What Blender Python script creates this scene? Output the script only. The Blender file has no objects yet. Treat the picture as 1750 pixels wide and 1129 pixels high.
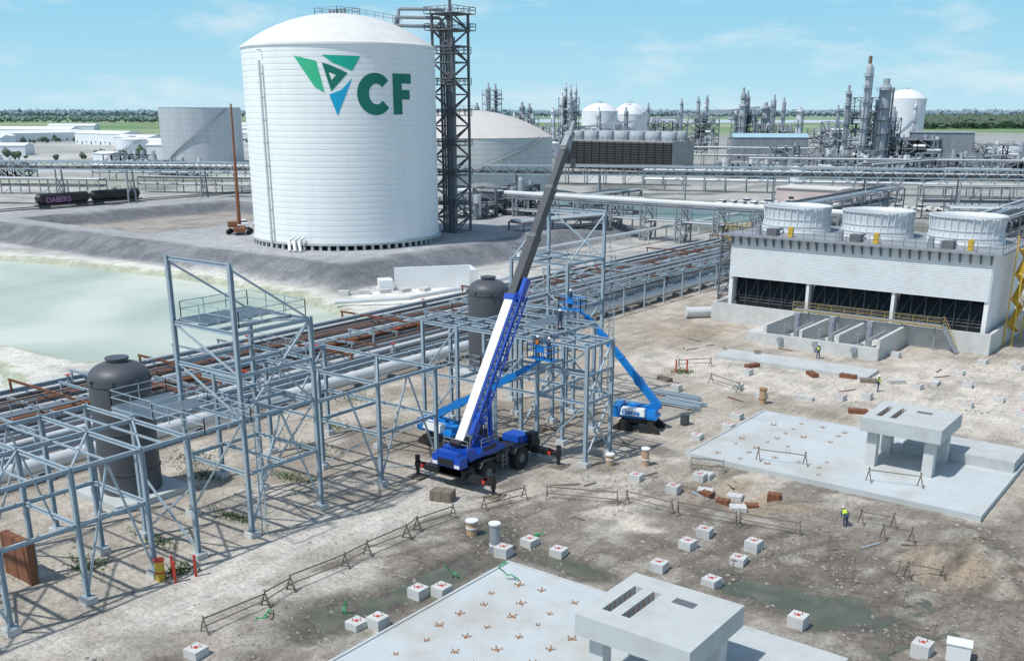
import bpy, bmesh, math, random
from mathutils import Vector, Matrix, noise
random.seed(7)
R=math.radians
scene=bpy.context.scene; COL=scene.collection
def S(e,n):   # survey frame (east,north of the tripod) -> plant grid
    return (.7976*e-.6032*n, .6032*e+.7976*n)
# ------------------------------------------------------------------ materials
MATS={}
def mat(name,col,rough=.7,metal=0.,var=.15,scale=1.5,bump=0.,dirt=None,ds=.25,damt=.5,stretch=None,spec=None):
    if name in MATS: return MATS[name]
    m=bpy.data.materials.new(name); m.use_nodes=True; nt=m.node_tree; N=nt.nodes; L=nt.links
    b=N['Principled BSDF']; b.inputs['Roughness'].default_value=rough; b.inputs['Metallic'].default_value=metal
    if spec is not None: b.inputs['Specular IOR Level'].default_value=spec
    g=N.new('ShaderNodeNewGeometry'); mp=N.new('ShaderNodeMapping')
    if stretch: mp.inputs['Scale'].default_value=stretch
    L.new(g.outputs['Position'],mp.inputs['Vector'])
    n=N.new('ShaderNodeTexNoise'); n.inputs['Scale'].default_value=scale; n.inputs['Detail'].default_value=6; n.inputs['Roughness'].default_value=.65
    L.new(mp.outputs[0],n.inputs['Vector'])
    mx=N.new('ShaderNodeMix'); mx.data_type='RGBA'
    mx.inputs['A'].default_value=[c*(1-var*1.6) for c in col]+[1]; mx.inputs['B'].default_value=[min(.95,c*(1+var*1.6)) for c in col]+[1]
    L.new(n.outputs['Fac'],mx.inputs['Factor']); out=mx.outputs['Result']
    if dirt:
        n2=N.new('ShaderNodeTexNoise'); n2.inputs['Scale'].default_value=ds; n2.inputs['Detail'].default_value=7; n2.inputs['Roughness'].default_value=.7
        L.new(mp.outputs[0],n2.inputs['Vector'])
        mr=N.new('ShaderNodeMapRange'); mr.inputs['From Min'].default_value=.46; mr.inputs['From Max'].default_value=.70; mr.inputs['To Max'].default_value=damt
        L.new(n2.outputs['Fac'],mr.inputs['Value'])
        m2=N.new('ShaderNodeMix'); m2.data_type='RGBA'; L.new(mr.outputs[0],m2.inputs['Factor']); L.new(out,m2.inputs['A']); m2.inputs['B'].default_value=list(dirt)+[1]
        out=m2.outputs['Result']
    L.new(out,b.inputs['Base Color'])
    if bump:
        bp=N.new('ShaderNodeBump'); bp.inputs['Strength'].default_value=bump; bp.inputs['Distance'].default_value=.05
        L.new(n.outputs['Fac'],bp.inputs['Height']); L.new(bp.outputs[0],b.inputs['Normal'])
    MATS[name]=m; return m
STEEL=mat('galvanised_steel',(.34,.43,.49),.5,.1,.14,2,dirt=(.44,.48,.50),ds=.6)
STEEL2=mat('weathered_steel',(.28,.31,.34),.65,.1,.2,2)
DSTEEL=mat('dark_steel',(.14,.15,.165),.7,.1,.3,2)
FARST=mat('hazy_steel',(.36,.40,.44),.8,0,.2,.4)  # hazy materials carry the distance haze in their base colour
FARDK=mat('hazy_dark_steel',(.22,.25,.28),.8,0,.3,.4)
CONC=mat('fresh_concrete',(.48,.51,.51),.85,0,.1,.9,.25,dirt=(.36,.36,.34),ds=.4,damt=.6)
SLABM=mat('stained_slab_concrete',(.50,.545,.56),.75,0,.09,.35,.2,dirt=(.40,.37,.31),ds=.16,damt=.8)
CONCW=mat('cast_concrete_wall',(.56,.57,.56),.85,0,.12,1.2,.25,dirt=(.38,.37,.34),ds=.5,damt=.6)
WHITE=mat('white_paint',(.80,.81,.81),.45,0,.03,.5,dirt=(.66,.66,.63),ds=.15,damt=.35)
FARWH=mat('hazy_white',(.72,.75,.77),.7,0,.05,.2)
TANKW=mat('white_tank_cladding',(.84,.86,.86),.5,0,.03,.3,dirt=(.70,.72,.72),ds=.5,damt=.35,stretch=(1,1,.12))
SILV=mat('silver_cladding',(.50,.53,.56),.5,.15,.12,.25,dirt=(.40,.42,.44),ds=.2,stretch=(1,1,.2))
TANK2=mat('stained_tank_cladding',(.62,.64,.63),.7,0,.08,.3,dirt=(.45,.45,.43),ds=.4,stretch=(1,1,.15))
VESS=mat('dark_grey_vessel_paint',(.078,.085,.098),.5,0,.06,1)
BLUE=mat('crane_blue_paint',(.012,.075,.43),.35,0,.08,2)
LBLUE=mat('lift_blue_paint',(.01,.20,.58),.35,0,.08,2)
BLACK=mat('black_paint',(.02,.021,.023),.5,0,.2,2)
BOOMG=mat('boom_dark_grey',(.065,.07,.078),.4,0,.15,1.5)
RUB=mat('tyre_rubber',(.025,.025,.025),.9,0,.2,4)
YEL=mat('safety_yellow',(.62,.40,.04),.5,0,.12,2)
OCH=mat('dull_ochre_rail',(.40,.30,.12),.6,0,.15,2)
RED=mat('red_paint',(.50,.05,.03),.5,0,.15,2)
RUST=mat('rusty_steel',(.20,.085,.045),.85,0,.35,2)
ORNG=mat('rusty_anchor',(.33,.17,.09),.8,0,.3,6)
WOOD=mat('weathered_timber',(.20,.17,.135),.85,0,.3,3)
GLASS=mat('dark_glass',(.03,.04,.05),.08,0,.1,1)
LOUV=mat('dark_louvre',(.045,.055,.065),.6,0,.3,1,dirt=(.12,.13,.14),ds=.8)
PIPEW=mat('pale_pipe_jacket',(.66,.69,.70),.4,.1,.08,.6,dirt=(.46,.46,.44),ds=.3)
PIPEG=mat('grey_pipe_jacket',(.33,.37,.40),.45,.2,.15,.6)
PIPED=mat('dark_pipe',(.07,.075,.082),.6,0,.3,.8)
PVC=mat('tan_pipe_cap',(.48,.33,.21),.7,0,.15,2)
GREEN=mat('green_hose_plastic',(.02,.34,.12),.5,0,.1,2)
PINK=mat('pinkish_wall_panel',(.58,.49,.47),.8,0,.05,.5)
TEALR=mat('teal_roof_metal',(.38,.56,.64),.5,.1,.1,.3)
HIVIS=mat('high_visibility_vest',(.55,.75,.05),.8,0,.1,5)
DENIM=mat('work_clothes',(.05,.07,.13),.9,0,.2,5)
SKIN=mat('skin',(.40,.24,.17),.6,0,.05,5)
ROCK=mat('rubble',(.30,.28,.25),.95,0,.5,.8)
WEED=mat('weed_leaves',(.06,.12,.025),.8,0,.4,2)
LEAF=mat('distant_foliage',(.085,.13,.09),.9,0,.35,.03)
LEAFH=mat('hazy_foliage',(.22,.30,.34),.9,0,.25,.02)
# ------------------------------------------------------------------ mesh helper
class M:
    def __init__(s): s.v=[]; s.f=[]
    def add(s,vs,fs):
        n=len(s.v); s.v+=[tuple(v) for v in vs]; s.f+=[tuple(i+n for i in f) for f in fs]; return s
    def box(s,x0,x1,y0,y1,z0,z1):
        return s.add([(x0,y0,z0),(x1,y0,z0),(x1,y1,z0),(x0,y1,z0),(x0,y0,z1),(x1,y0,z1),(x1,y1,z1),(x0,y1,z1)],
          [(0,3,2,1),(4,5,6,7),(0,1,5,4),(1,2,6,5),(2,3,7,6),(3,0,4,7)])
    def rbox(s,cx,cy,z0,z1,w,d,a=0,tw=1.,td=1.):
        c,q=math.cos(a),math.sin(a); vs=[]
        for z,fw,fd in ((z0,1,1),(z1,tw,td)):
            for sx,sy in ((-1,-1),(1,-1),(1,1),(-1,1)):
                x=sx*w/2*fw; y=sy*d/2*fd; vs.append((cx+x*c-y*q,cy+x*q+y*c,z))
        return s.add(vs,[(0,3,2,1),(4,5,6,7),(0,1,5,4),(1,2,6,5),(2,3,7,6),(3,0,4,7)])
    def basis(s,p,q):
        p=Vector(p);q=Vector(q);d=(q-p)
        if d.length<1e-6: d=Vector((0,0,1))
        d.normalize(); up=Vector((0,0,1)) if abs(d.z)<.95 else Vector((0,1,0))
        a=d.cross(up).normalized(); b=a.cross(d).normalized(); return p,q,a,b
    def bar(s,p,q,w,h=None,w2=None,h2=None,oa=0,ob=0):
        h=h or w; w2=w2 or w; h2=h2 or h
        p,q,a,b=s.basis(p,q); off=a*oa+b*ob; vs=[]
        for c,ww,hh in ((p,w,h),(q,w2,h2)):
            for sa,sb in ((-1,-1),(1,-1),(1,1),(-1,1)): vs.append(c+off+a*(sa*ww/2)+b*(sb*hh/2))
        return s.add(vs,[(0,1,2,3),(7,6,5,4),(0,4,5,1),(1,5,6,2),(2,6,7,3),(3,7,4,0)])
    def ibeam(s,p,q,w=.3,h=.3,t=.05):
        # one continuous H section
        p,q,a,b=s.basis(p,q); W=w/2;H=h/2;T=t/2
        pr=[(-W,-H),(W,-H),(W,-H+t),(T,-H+t),(T,H-t),(W,H-t),(W,H),(-W,H),(-W,H-t),(-T,H-t),(-T,-H+t),(-W,-H+t)]
        vs=[c+a*x+b*y for c in (p,q) for x,y in pr]; n=12
        return s.add(vs,[(i,n+i,n+(i+1)%n,(i+1)%n) for i in range(n)]+[tuple(range(n)),tuple(range(2*n-1,n-1,-1))])
    def tube(s,p,q,r,r2=None,n=8,cap=True):
        r2=r if r2 is None else r2; p,q,a,b=s.basis(p,q); vs=[]
        for c,rr in ((p,r),(q,r2)):
            for i in range(n):
                t=2*math.pi*i/n; vs.append(c+a*(math.cos(t)*rr)+b*(math.sin(t)*rr))
        fs=[(i,n+i,n+(i+1)%n,(i+1)%n) for i in range(n)]
        if cap: fs+=[tuple(range(n)),tuple(range(2*n-1,n-1,-1))]
        return s.add(vs,fs)
    def path(s,pts,r,n=6):
        for a,b in zip(pts,pts[1:]): s.tube(a,b,r,n=n)
        return s
    def lathe(s,cx,cy,prof,n=32,cap=True):
        vs=[]
        for r,z in prof:
            for i in range(n):
                t=2*math.pi*i/n; vs.append((cx+math.cos(t)*r,cy+math.sin(t)*r,z))
        fs=[]
        for k in range(len(prof)-1):
            for i in range(n):
                j=(i+1)%n; fs.append((k*n+i,k*n+j,(k+1)*n+j,(k+1)*n+i))
        if cap: fs+=[tuple(range(n-1,-1,-1)),tuple((len(prof)-1)*n+i for i in range(n))]
        return s.add(vs,fs)
    def prism(s,pts,z0,z1):
        n=len(pts); return s.add([(x,y,z0) for x,y in pts]+[(x,y,z1) for x,y in pts],
           [tuple(range(n-1,-1,-1)),tuple(range(n,2*n))]+[(i,(i+1)%n,n+(i+1)%n,n+i) for i in range(n)])
    def rail(s,pts,h=1.1,t=.045,step=1.6):
        for a,b in zip(pts,pts[1:]):
            a=Vector(a);b=Vector(b);L=(b-a).length;k=max(1,int(L/step))
            for i in range(k+1):
                c=a.lerp(b,i/k); s.bar(c,c+Vector((0,0,h)),t)
            for zz in (h,h*.55): s.bar(a+Vector((0,0,zz)),b+Vector((0,0,zz)),t)
        return s
    def ladder(s,x,y,z0,z1,ax='x',w=.5,t=.06):
        dx,dy=(w/2,0) if ax=='x' else (0,w/2)
        for g in (-1,1): s.bar((x+g*dx,y+g*dy,z0),(x+g*dx,y+g*dy,z1),t)
        z=z0+.3
        while z<z1: s.bar((x-dx,y-dy,z),(x+dx,y+dy,z),.04); z+=.35
        return s
    def lattice(s,cx,cy,w,z0,z1,step,t,w1=None,d=None):
        w1=w1 or w; d=d or w; k=max(1,round((z1-z0)/step))
        def P(sx,sy,z):
            f=(z-z0)/(z1-z0); g=(w+(w1-w)*f)/w; return (cx+sx*w/2*g,cy+sy*d/2*g,z)
        cs=((-1,-1),(1,-1),(1,1),(-1,1))
        for c in cs: s.bar(P(*c,z0),P(*c,z1),t*1.6)
        for i in range(k+1):
            z=z0+(z1-z0)*i/k
            for j in range(4):
                s.bar(P(*cs[j],z),P(*cs[(j+1)%4],z),t)
                if i<k:
                    z2=z0+(z1-z0)*(i+1)/k
                    if (i+j)%2: s.bar(P(*cs[j],z),P(*cs[(j+1)%4],z2),t)
                    else: s.bar(P(*cs[(j+1)%4],z),P(*cs[j],z2),t)
        return s
def mesh(name,m,mt,org=(0,0,0),smooth=False):
    me=bpy.data.meshes.new(name); ox,oy,oz=org
    me.from_pydata([(x-ox,y-oy,z-oz) for x,y,z in m.v],[],m.f); me.materials.append(mt)
    if smooth: me.polygons.foreach_set('use_smooth',[True]*len(me.polygons))
    me.update(); return me
def link(o): COL.objects.link(o); return o
def thing(name,loc,label,cat,group=None):
    o=bpy.data.objects.new(name,None); o.empty_display_size=.2; o.location=loc; o['label']=label; o['category']=cat
    if group: o['group']=group
    return link(o)
def part(t,name,m,mt,smooth=False,root=None,label=None):
    root=root or t; loc=root.location
    o=bpy.data.objects.new(name,mesh(name,m,mt,loc,smooth)); o.parent=t
    if label: o['label']=label
    return link(o)
def solo(name,m,mt,label,cat,loc,group=None,smooth=False,kind=None):
    o=bpy.data.objects.new(name,mesh(name,m,mt,loc,smooth)); o.location=loc
    if kind: o['kind']=kind
    if kind!='structure' : o['label']=label; o['category']=cat
    if group: o['group']=group
    return link(o)
def clone(t,loc,rz=0,label=None):
    def cp(o,par):
        n=o.copy(); link(n)
        if par: n.parent=par
        for c in list(o.children): cp(c,n)
        return n
    n=cp(t,None); n.location=loc; n.rotation_euler=(0,0,t.rotation_euler.z+rz)
    if label: n['label']=label
    return n
def sm_angle(o,deg=40):
    me=o.data; me.polygons.foreach_set('use_smooth',[True]*len(me.polygons))
    try: me.set_sharp_from_angle(angle=R(deg))
    except Exception: pass
def lettering(body,size,loc,rot,mt,parent,name='lettering',root=None,sx=1):
    c=bpy.data.curves.new('t','FONT'); c.body=body; c.size=size; c.extrude=.01; c.offset=size*.02
    tmp=bpy.data.objects.new('t',c); link(tmp); bpy.context.view_layer.update()
    me=bpy.data.meshes.new_from_object(tmp.evaluated_get(bpy.context.evaluated_depsgraph_get()))
    bpy.data.objects.remove(tmp); me.materials.clear(); me.materials.append(mt); me.name=name
    o=bpy.data.objects.new(name,me); o.parent=parent; root=root or parent
    o.location=Vector(loc)-root.location; o.rotation_euler=rot; o.scale=(sx,1,1); return link(o)
# ------------------------------------------------------------------ terrain
POND=[(-235,100),(-207,101.6),(-186.7,106.3),(-154.3,109.6),(-126.2,108.6),(-114,104.8),(-104,99.5),(-102.6,94.2),(-104,80),(-105.2,67.1),(-111,62.6),(-125.9,61.5),(-160,59),(-240,60)]
POND2=[(-200,25),(-200,53),(-125,55.2),(-114,54.6),(-107.5,52.5),(-108,47),(-125,32)]
def sd(poly,x,y):
    d=1e9; ins=False; n=len(poly)
    for i in range(n):
        ax,ay=poly[i]; bx,by=poly[(i+1)%n]; ex,ey=bx-ax,by-ay; wx,wy=x-ax,y-ay
        t=max(0,min(1,(wx*ex+wy*ey)/(ex*ex+ey*ey))); dx,dy=wx-ex*t,wy-ey*t; d=min(d,dx*dx+dy*dy)
        if (ay>y)!=(by>y) and x<(bx-ax)*(y-ay)/(by-ay)+ax: ins=not ins
    return -math.sqrt(d) if ins else math.sqrt(d)
def ss(a,b,x):
    t=max(0,min(1,(x-a)/(b-a))); return t*t*(3-2*t)
def nz(x,y,s,o=4,k=0): return noise.fractal(Vector((x/s,y/s,k)),1.,2.,o)
def mixc(a,b,t): return tuple(a[i]*(1-t)+b[i]*t for i in range(3))
PUD=[(-18.5,54.2,5.5,1.9,.42),(-38.6,42.5,1.6,5,.26),(-40.3,36,1.8,3.2,.22),(-33.5,49.8,4,1.2,.2),(-40.5,51,2,1.8,.18)]
MOUNDS=[(-12.2,64.5,4.4,3.8,2.3),(-8,60,5,3,.8),(-60,121,4,4,.9),(-25.3,68,2.4,1.8,.5),(-34.3,67,1.3,2,.4),(-21,56.6,2.2,.9,.35),(-14,53,2,1.4,.4),(-17,60.5,2.5,1.2,.35),(-31.5,65.6,1.4,1,.35)]
def dikea(x,y): return min(y-112.5,-120-x,x+266,215-y)
def cella(x,y): return min(y-126,-193-x,x+247,190-y)
def rutz(x,y):
    u=.93*x-.36*y+1.6*noise.noise(Vector((x/9,y/9,3))); v=.36*x+.93*y
    m=noise.noise(Vector((u/6,v/14,8)))
    return (-.11*ss(.4,.9,math.sin(u*2.9)) +.04*math.sin(v*9.))*ss(-.05,.25,m)
def hgt(x,y):
    z=0.
    a=dikea(x,y)+nz(x,y,11,3)*.6
    if a>0:
        z=3.2*ss(-.5,7.5,a)
        c=cella(x,y)+nz(x,y,9,3)*.8
        if c>0: z-=2.7*ss(0,6,c)
        z+=nz(x,y,6,3)*.12
    if -245<x<-98 and 20<y<115:
        d=min(sd(POND,x,y),sd(POND2,x,y))+nz(x,y,5,3)*.8
        z-=1.5*ss(1.5,-2.5,d)
    if -72<x<6 and 10<y<130:
        z+=nz(x,y,7,4)*.06
        rough=max(ss(-33,-18,x)*ss(72,58,y), math.exp(-((x+40)**2)/8)*ss(53,48,y)*.6, math.exp(-(((x+29.5)/6)**2+((y-67.5)/4)**2)),.12*ss(-41,-38,x))
        z+=rough*(nz(x,y,2.0,5,3)*.30+rutz(x,y)*1.1)+.02*nz(x,y,.9,3,7)
        z-=1.0*math.exp(-(((x+30)/3.6)**2+((y-68.6)/2.4)**2)*1.3)
        for px,py,rx,ry,hh in MOUNDS:
            q=math.hypot((x-px)/rx,(y-py)/ry)+nz(x,y,2.0,4,4)*.2
            if q<1: z+=hh*(1-q)**1.1
        for px,py,rx,ry,dd in PUD: z-=dd*math.exp(-(((x-px)/rx)**2+((y-py)/ry)**2)*1.2)
    return z
SAND=(.475,.43,.37); LSAND=(.60,.555,.485); MUD=(.225,.20,.17); DMUD=(.115,.103,.085); GRAV=(.15,.16,.175); LGR=(.47,.47,.455); WHT=(.74,.73,.69)
BLOBS=[(-44,40,9,13,LGR,.35),(-48.5,45,3.5,22,(.52,.495,.45),.75),(-38.5,43,3.2,14,MUD,.95),(-40,52,3.5,5,MUD,.8),(-44,27,3,5,MUD,.5),
 (-33,54,7,4,MUD,.75),(-32.5,60.5,4.2,3.2,(.52,.475,.41),.95),(-33.6,56.6,1.8,1.8,(.6,.55,.47),.9),(-22,60,11,9,MUD,.95),(-14,66,9,12,MUD,.9),(-14,56,10,9,(.16,.142,.12),.75),(-8,50,9,12,MUD,.9),
 (-29.5,68,5,3,(.30,.235,.165),.8),(-33,69.5,5,2.6,(.33,.28,.22),.6),(-40,66,4,3,(.52,.48,.42),.7),(-8,85,4,12,(.24,.215,.18),.8),(-36,61,2,3,LSAND,.5),(-12.2,64.5,4,3.4,(.34,.275,.205),.9),
 (-60,40,7,5,(.30,.275,.23),.5),(-57,30,6,4,(.36,.33,.28),.5),(-61,62,6,5,(.24,.205,.17),.85),(-56,66,5,6,(.26,.225,.18),.8),(-62,52,4,4,(.26,.22,.18),.7),(-55,74,9,7,(.25,.215,.175),.75),(-49,60,4,5,(.36,.335,.30),.6),(-66,100,9,20,(.38,.32,.25),.6),(-60,120,6,6,(.36,.29,.215),.7),(-52,104,9,6,LSAND,.7),(-30,104,20,9,LSAND,.75),(-38,92,9,4,(.41,.37,.30),.7),
 (-47,84,4,4,(.44,.42,.38),.6),(-20,118,14,7,LSAND,.7),(-107,122,9,20,WHT,.95),(-101,90,2.5,30,(.44,.43,.39),.8),(-112,140,10,14,(.54,.53,.50),.8),(-100,52,6,9,LGR,.9),(-112,58.5,12,1.7,(.52,.50,.45),.9)]
def gcol(x,y):
    e=.7976*x+.6032*y; n=-.6032*x+.7976*y; dist=math.hypot(x,y)
    wet=0.
    if dist<330 or (x<-110 and dist<420):
        w=nz(x,y,6,4,5)
        c=mixc(SAND,(.38,.345,.29),ss(-.3,.35,w))
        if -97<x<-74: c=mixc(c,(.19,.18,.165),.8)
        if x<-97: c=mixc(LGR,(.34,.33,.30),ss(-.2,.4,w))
        if y>150: c=mixc((.32,.32,.31),(.46,.45,.42),ss(-.3,.3,w))
        if y>215: c=mixc((.17,.185,.165),(.40,.40,.375),ss(-.25,.2,nz(x,y,28,4,2)))
        for bx,by,rx,ry,bc,st in BLOBS:
            q=((x-bx)/rx)**2+((y-by)/ry)**2
            if q<4:
                k=st*ss(1.5,.5,q+nz(x,y,3.,4,bx)*1.3); c=mixc(c,bc,k)
        if -75<x:
            c=mixc(c,(.22,.195,.16),ss(.15,.4,nz(x,y,7,5,21))*.45)
        if x>-46 and y<75:
            c=mixc(c,(.155,.138,.115),ss(0,.3,nz(x,y,4,5,9))*.7); c=mixc(c,(.38,.36,.32),ss(.12,.4,nz(x,y,3,5,12))*.55)
            r=rutz(x,y); c=mixc(c,(.12,.105,.085),ss(.01,.09,-r)*.55)
        for px,py,rx,ry,dd in PUD:
            k=ss(2.6,.5,((x-px)/rx)**2+((y-py)/ry)**2+nz(x,y,2,3)*.5); c=mixc(c,DMUD,k*.85); wet=max(wet,k)
        a=dikea(x,y)+nz(x,y,11,3)*.6
        if a>-1:
            gg=mixc(GRAV,(.205,.215,.228),ss(-.2,.3,nz(x,y,4,5)))
            gg=mixc(gg,(.40,.405,.41),ss(6.5,8.5,a)*.8)
            cc=cella(x,y)+nz(x,y,9,3)*.8
            if cc>0: gg=mixc(mixc(gg,(.16,.168,.178),ss(0,1,cc)),mixc((.36,.33,.29),(.27,.255,.235),ss(-.2,.3,w)),ss(4.5,7,cc))
            c=mixc(c,gg,ss(-1,1,a))
        if -245<x<-96 and 20<y<116:
            d=min(sd(POND,x,y),sd(POND2,x,y))+nz(x,y,5,3)*.8
            if d<7:
                c=mixc(c,(.68,.67,.61),ss(7,2,d)*.85); c=mixc(c,(.33,.36,.24),ss(1.7,.9,d+nz(x,y,2,3)*1.6)*.75); wet=max(wet,ss(1.5,.3,d))
        return c,wet
    w=nz(x,y,60,4,1); q=nz(x,y,240,3,8)
    ind=(.50,.50,.48); c=mixc(ind,(.34,.35,.33),ss(-.2,.3,w))
    if e>60: c=mixc(c,(.25,.265,.255),.65)
    if n>380 and -600<e<-120 and n<470: c=mixc(c,(.24,.31,.16),ss(-.1,.2,q+.15)*.8)
    if n>1150 or (n>700 and e<-600):
        g=mixc((.13,.23,.10),(.25,.33,.19),ss(-.2,.25,q)); g=mixc(g,(.40,.41,.34),ss(.15,.35,nz(x,y,400,3,4))*.7)
        c=mixc(c,g,ss(1150,1400,n) if e>-600 else 1)
    if n>3000: c=mixc(c,(.30,.39,.40),ss(3000,7000,n))  # aerial haze put into the colour of the farthest ground
    return c,0.
def axis(segs):
    o=[]
    for a,b,st in segs:
        k=max(1,int(round((b-a)/st))); o+=[a+(b-a)*i/k for i in range(k)]
    o.append(segs[-1][1]); return o
xs=axis([(-40000,-10000,6000),(-10000,-2500,1200),(-2500,-700,120),(-700,-340,24),(-340,-272,5),(-272,-112,1.7),(-112,-76,1.1),(-76,-45,.5),(-45,-5,.3),(-5,30,3),(30,400,25),(400,2000,200),(2000,30000,5000)])
ys=axis([(-8000,-500,1500),(-500,0,50),(0,22,2),(22,76,.34),(76,92,.6),(92,132,1.0),(132,225,1.8),(225,360,5),(360,900,22),(900,3500,130),(3500,12000,1100),(12000,50000,7000)])
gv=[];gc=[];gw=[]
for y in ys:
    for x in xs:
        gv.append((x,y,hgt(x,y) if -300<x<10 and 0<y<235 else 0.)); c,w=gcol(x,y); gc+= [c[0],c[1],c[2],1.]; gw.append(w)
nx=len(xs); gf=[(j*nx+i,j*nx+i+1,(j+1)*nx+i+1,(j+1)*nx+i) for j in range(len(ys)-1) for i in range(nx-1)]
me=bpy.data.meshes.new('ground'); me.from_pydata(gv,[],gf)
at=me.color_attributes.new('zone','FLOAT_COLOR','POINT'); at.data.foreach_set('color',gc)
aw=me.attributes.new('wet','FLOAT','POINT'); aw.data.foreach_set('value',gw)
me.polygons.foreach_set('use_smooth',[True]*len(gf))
gm=bpy.data.materials.new('site_ground'); gm.use_nodes=True; nt=gm.node_tree; N=nt.nodes; L=nt.links; b=N['Principled BSDF']
va=N.new('ShaderNodeAttribute'); va.attribute_name='zone'; vw=N.new('ShaderNodeAttribute'); vw.attribute_name='wet'
g=N.new('ShaderNodeNewGeometry')
def mathn(op,a,bv,cl=False):
    n=N.new('ShaderNodeMath'); n.operation=op; n.use_clamp=cl
    for i,q in enumerate((a,bv)):
        if q is None: continue
        if isinstance(q,(int,float)): n.inputs[i].default_value=q
        else: L.new(q,n.inputs[i])
    return n.outputs[0]
tot=None; ns=[]
for sc,am,dt in ((.05,.25,5),(.45,.6,8),(3.2,.85,6),(11,.7,4)):
    n=N.new('ShaderNodeTexNoise'); n.inputs['Scale'].default_value=sc; n.inputs['Detail'].default_value=dt; n.inputs['Roughness'].default_value=.7
    L.new(g.outputs['Position'],n.inputs['Vector']); ns.append(n.outputs['Fac'])
    t=mathn('MULTIPLY',mathn('SUBTRACT',n.outputs['Fac'],.5),am*2); tot=t if tot is None else mathn('ADD',tot,t)
mp=N.new('ShaderNodeMapping'); mp.inputs['Scale'].default_value=(1.6,.09,1); L.new(g.outputs['Position'],mp.inputs[0])
n=N.new('ShaderNodeTexNoise'); n.inputs['Scale'].default_value=1; n.inputs['Detail'].default_value=5; n.inputs['Distortion'].default_value=.4; L.new(mp.outputs[0],n.inputs['Vector'])
tot=mathn('ADD',tot,mathn('MULTIPLY',mathn('SUBTRACT',n.outputs['Fac'],.5),.6))
mul=mathn('ADD',tot,1.0); mul=mathn('MAXIMUM',mul,.3)
vm=N.new('ShaderNodeVectorMath'); vm.operation='SCALE'; L.new(va.outputs['Color'],vm.inputs[0]); L.new(mul,vm.inputs['Scale'])
L.new(vm.outputs[0],b.inputs['Base Color'])
rr=mathn('SUBTRACT',.95,mathn('MULTIPLY',vw.outputs['Fac'],.55)); L.new(rr,b.inputs['Roughness']); b.inputs['Specular IOR Level'].default_value=.3
bp=N.new('ShaderNodeBump'); bp.inputs['Strength'].default_value=.8; bp.inputs['Distance'].default_value=.14
L.new(mathn('ADD',ns[2],mathn('MULTIPLY',ns[1],1.5)),bp.inputs['Height']); L.new(bp.outputs[0],b.inputs['Normal'])
me.materials.append(gm); o=bpy.data.objects.new('ground',me); o['kind']='structure'; link(o)
# water
def watermat(name,c1,c2,rough,sc):
    m=bpy.data.materials.new(name); m.use_nodes=True; N=m.node_tree.nodes; L=m.node_tree.links; b=N['Principled BSDF']
    g=N.new('ShaderNodeNewGeometry'); n=N.new('ShaderNodeTexNoise'); n.inputs['Scale'].default_value=sc; n.inputs['Detail'].default_value=6; n.inputs['Distortion'].default_value=.8
    L.new(g.outputs['Position'],n.inputs['Vector']); r=N.new('ShaderNodeValToRGB'); r.color_ramp.elements[0].position=.36; r.color_ramp.elements[1].position=.62
    r.color_ramp.elements[0].color=(*c1,1); r.color_ramp.elements[1].color=(*c2,1); L.new(n.outputs['Fac'],r.inputs[0]); L.new(r.outputs[0],b.inputs['Base Color'])
    b.inputs['Roughness'].default_value=rough; b.inputs['Specular IOR Level'].default_value=.3
    n2=N.new('ShaderNodeTexNoise'); n2.inputs['Scale'].default_value=1.2; L.new(g.outputs['Position'],n2.inputs['Vector'])
    bp=N.new('ShaderNodeBump'); bp.inputs['Strength'].default_value=.08; L.new(n2.outputs['Fac'],bp.inputs['Height']); L.new(bp.outputs[0],b.inputs['Normal']); return m
W1=watermat('milky_green_water',(.36,.43,.34),(.62,.64,.55),.3,.03)
W2=watermat('puddle_water',(.085,.10,.07),(.14,.14,.105),.1,.4)
solo('pond_water',M().add([(-244,22,-.85),(-99.5,22,-.85),(-99.5,111.5,-.85),(-244,111.5,-.85)],[(0,1,2,3)]),W1,'','',(-160,80,-.85),kind='structure')
solo('puddle_water',M().add([(-44,30,-.15),(-8,30,-.15),(-8,59,-.15),(-44,59,-.15)],[(0,1,2,3)]),W2,'','',(-25,50,-.15),kind='structure')
solo('basin_water',M().add([(x,y,.03) for x,y in ((-190,262),(-118,238),(-96,244),(-110,272),(-185,292))],[(0,1,2,3,4)]),watermat('dark_green_basin_water',(.10,.14,.10),(.16,.19,.14),.25,.05),'','',(-140,260,.03),kind='structure')
# ------------------------------------------------------------------ big storage tank
TX,TY,TR,TZ=-151.5,145.3,18.3,3.2
t=thing('storage_tank',(TX,TY,TZ),'huge white ribbed domed ammonia tank with green and blue emblem','tank')
prof=[]; z=TZ+1.3; ze=39.0
nb=33; dz=(ze-z)/nb
for i in range(nb):
    a=z+i*dz; prof+=[(TR,a),(TR+.02,a+dz*.5),(TR,a+dz*.84),(TR-.06,a+dz*.88),(TR-.06,a+dz*.97)]
prof+=[(TR,ze),(TR+.25,ze),(TR+.25,ze+.35)]
m=M().lathe(TX,TY,prof,128); sm_angle(part(t,'tank_wall',m,TANKW),30)
RI=6.0; rs=(TR**2+RI**2)/(2*RI); pr=[]
for i in range(15):
    r=TR*(1-i/14.); pr.append((max(r,.02),ze+.36+math.sqrt(rs*rs-r*r)-(rs-RI)))
DOMEM=mat('dome_roof_paint',(.72,.72,.69),.6,0,.04,.4,dirt=(.58,.57,.54),ds=.3)
m=M().lathe(TX,TY,pr,96,cap=False); part(t,'dome_roof',m,DOMEM,True)
m=M().lathe(TX,TY,[(TR+.5,TZ+.9),(TR+.5,TZ+1.29)],96); part(t,'base_slab',m,CONC)
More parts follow.
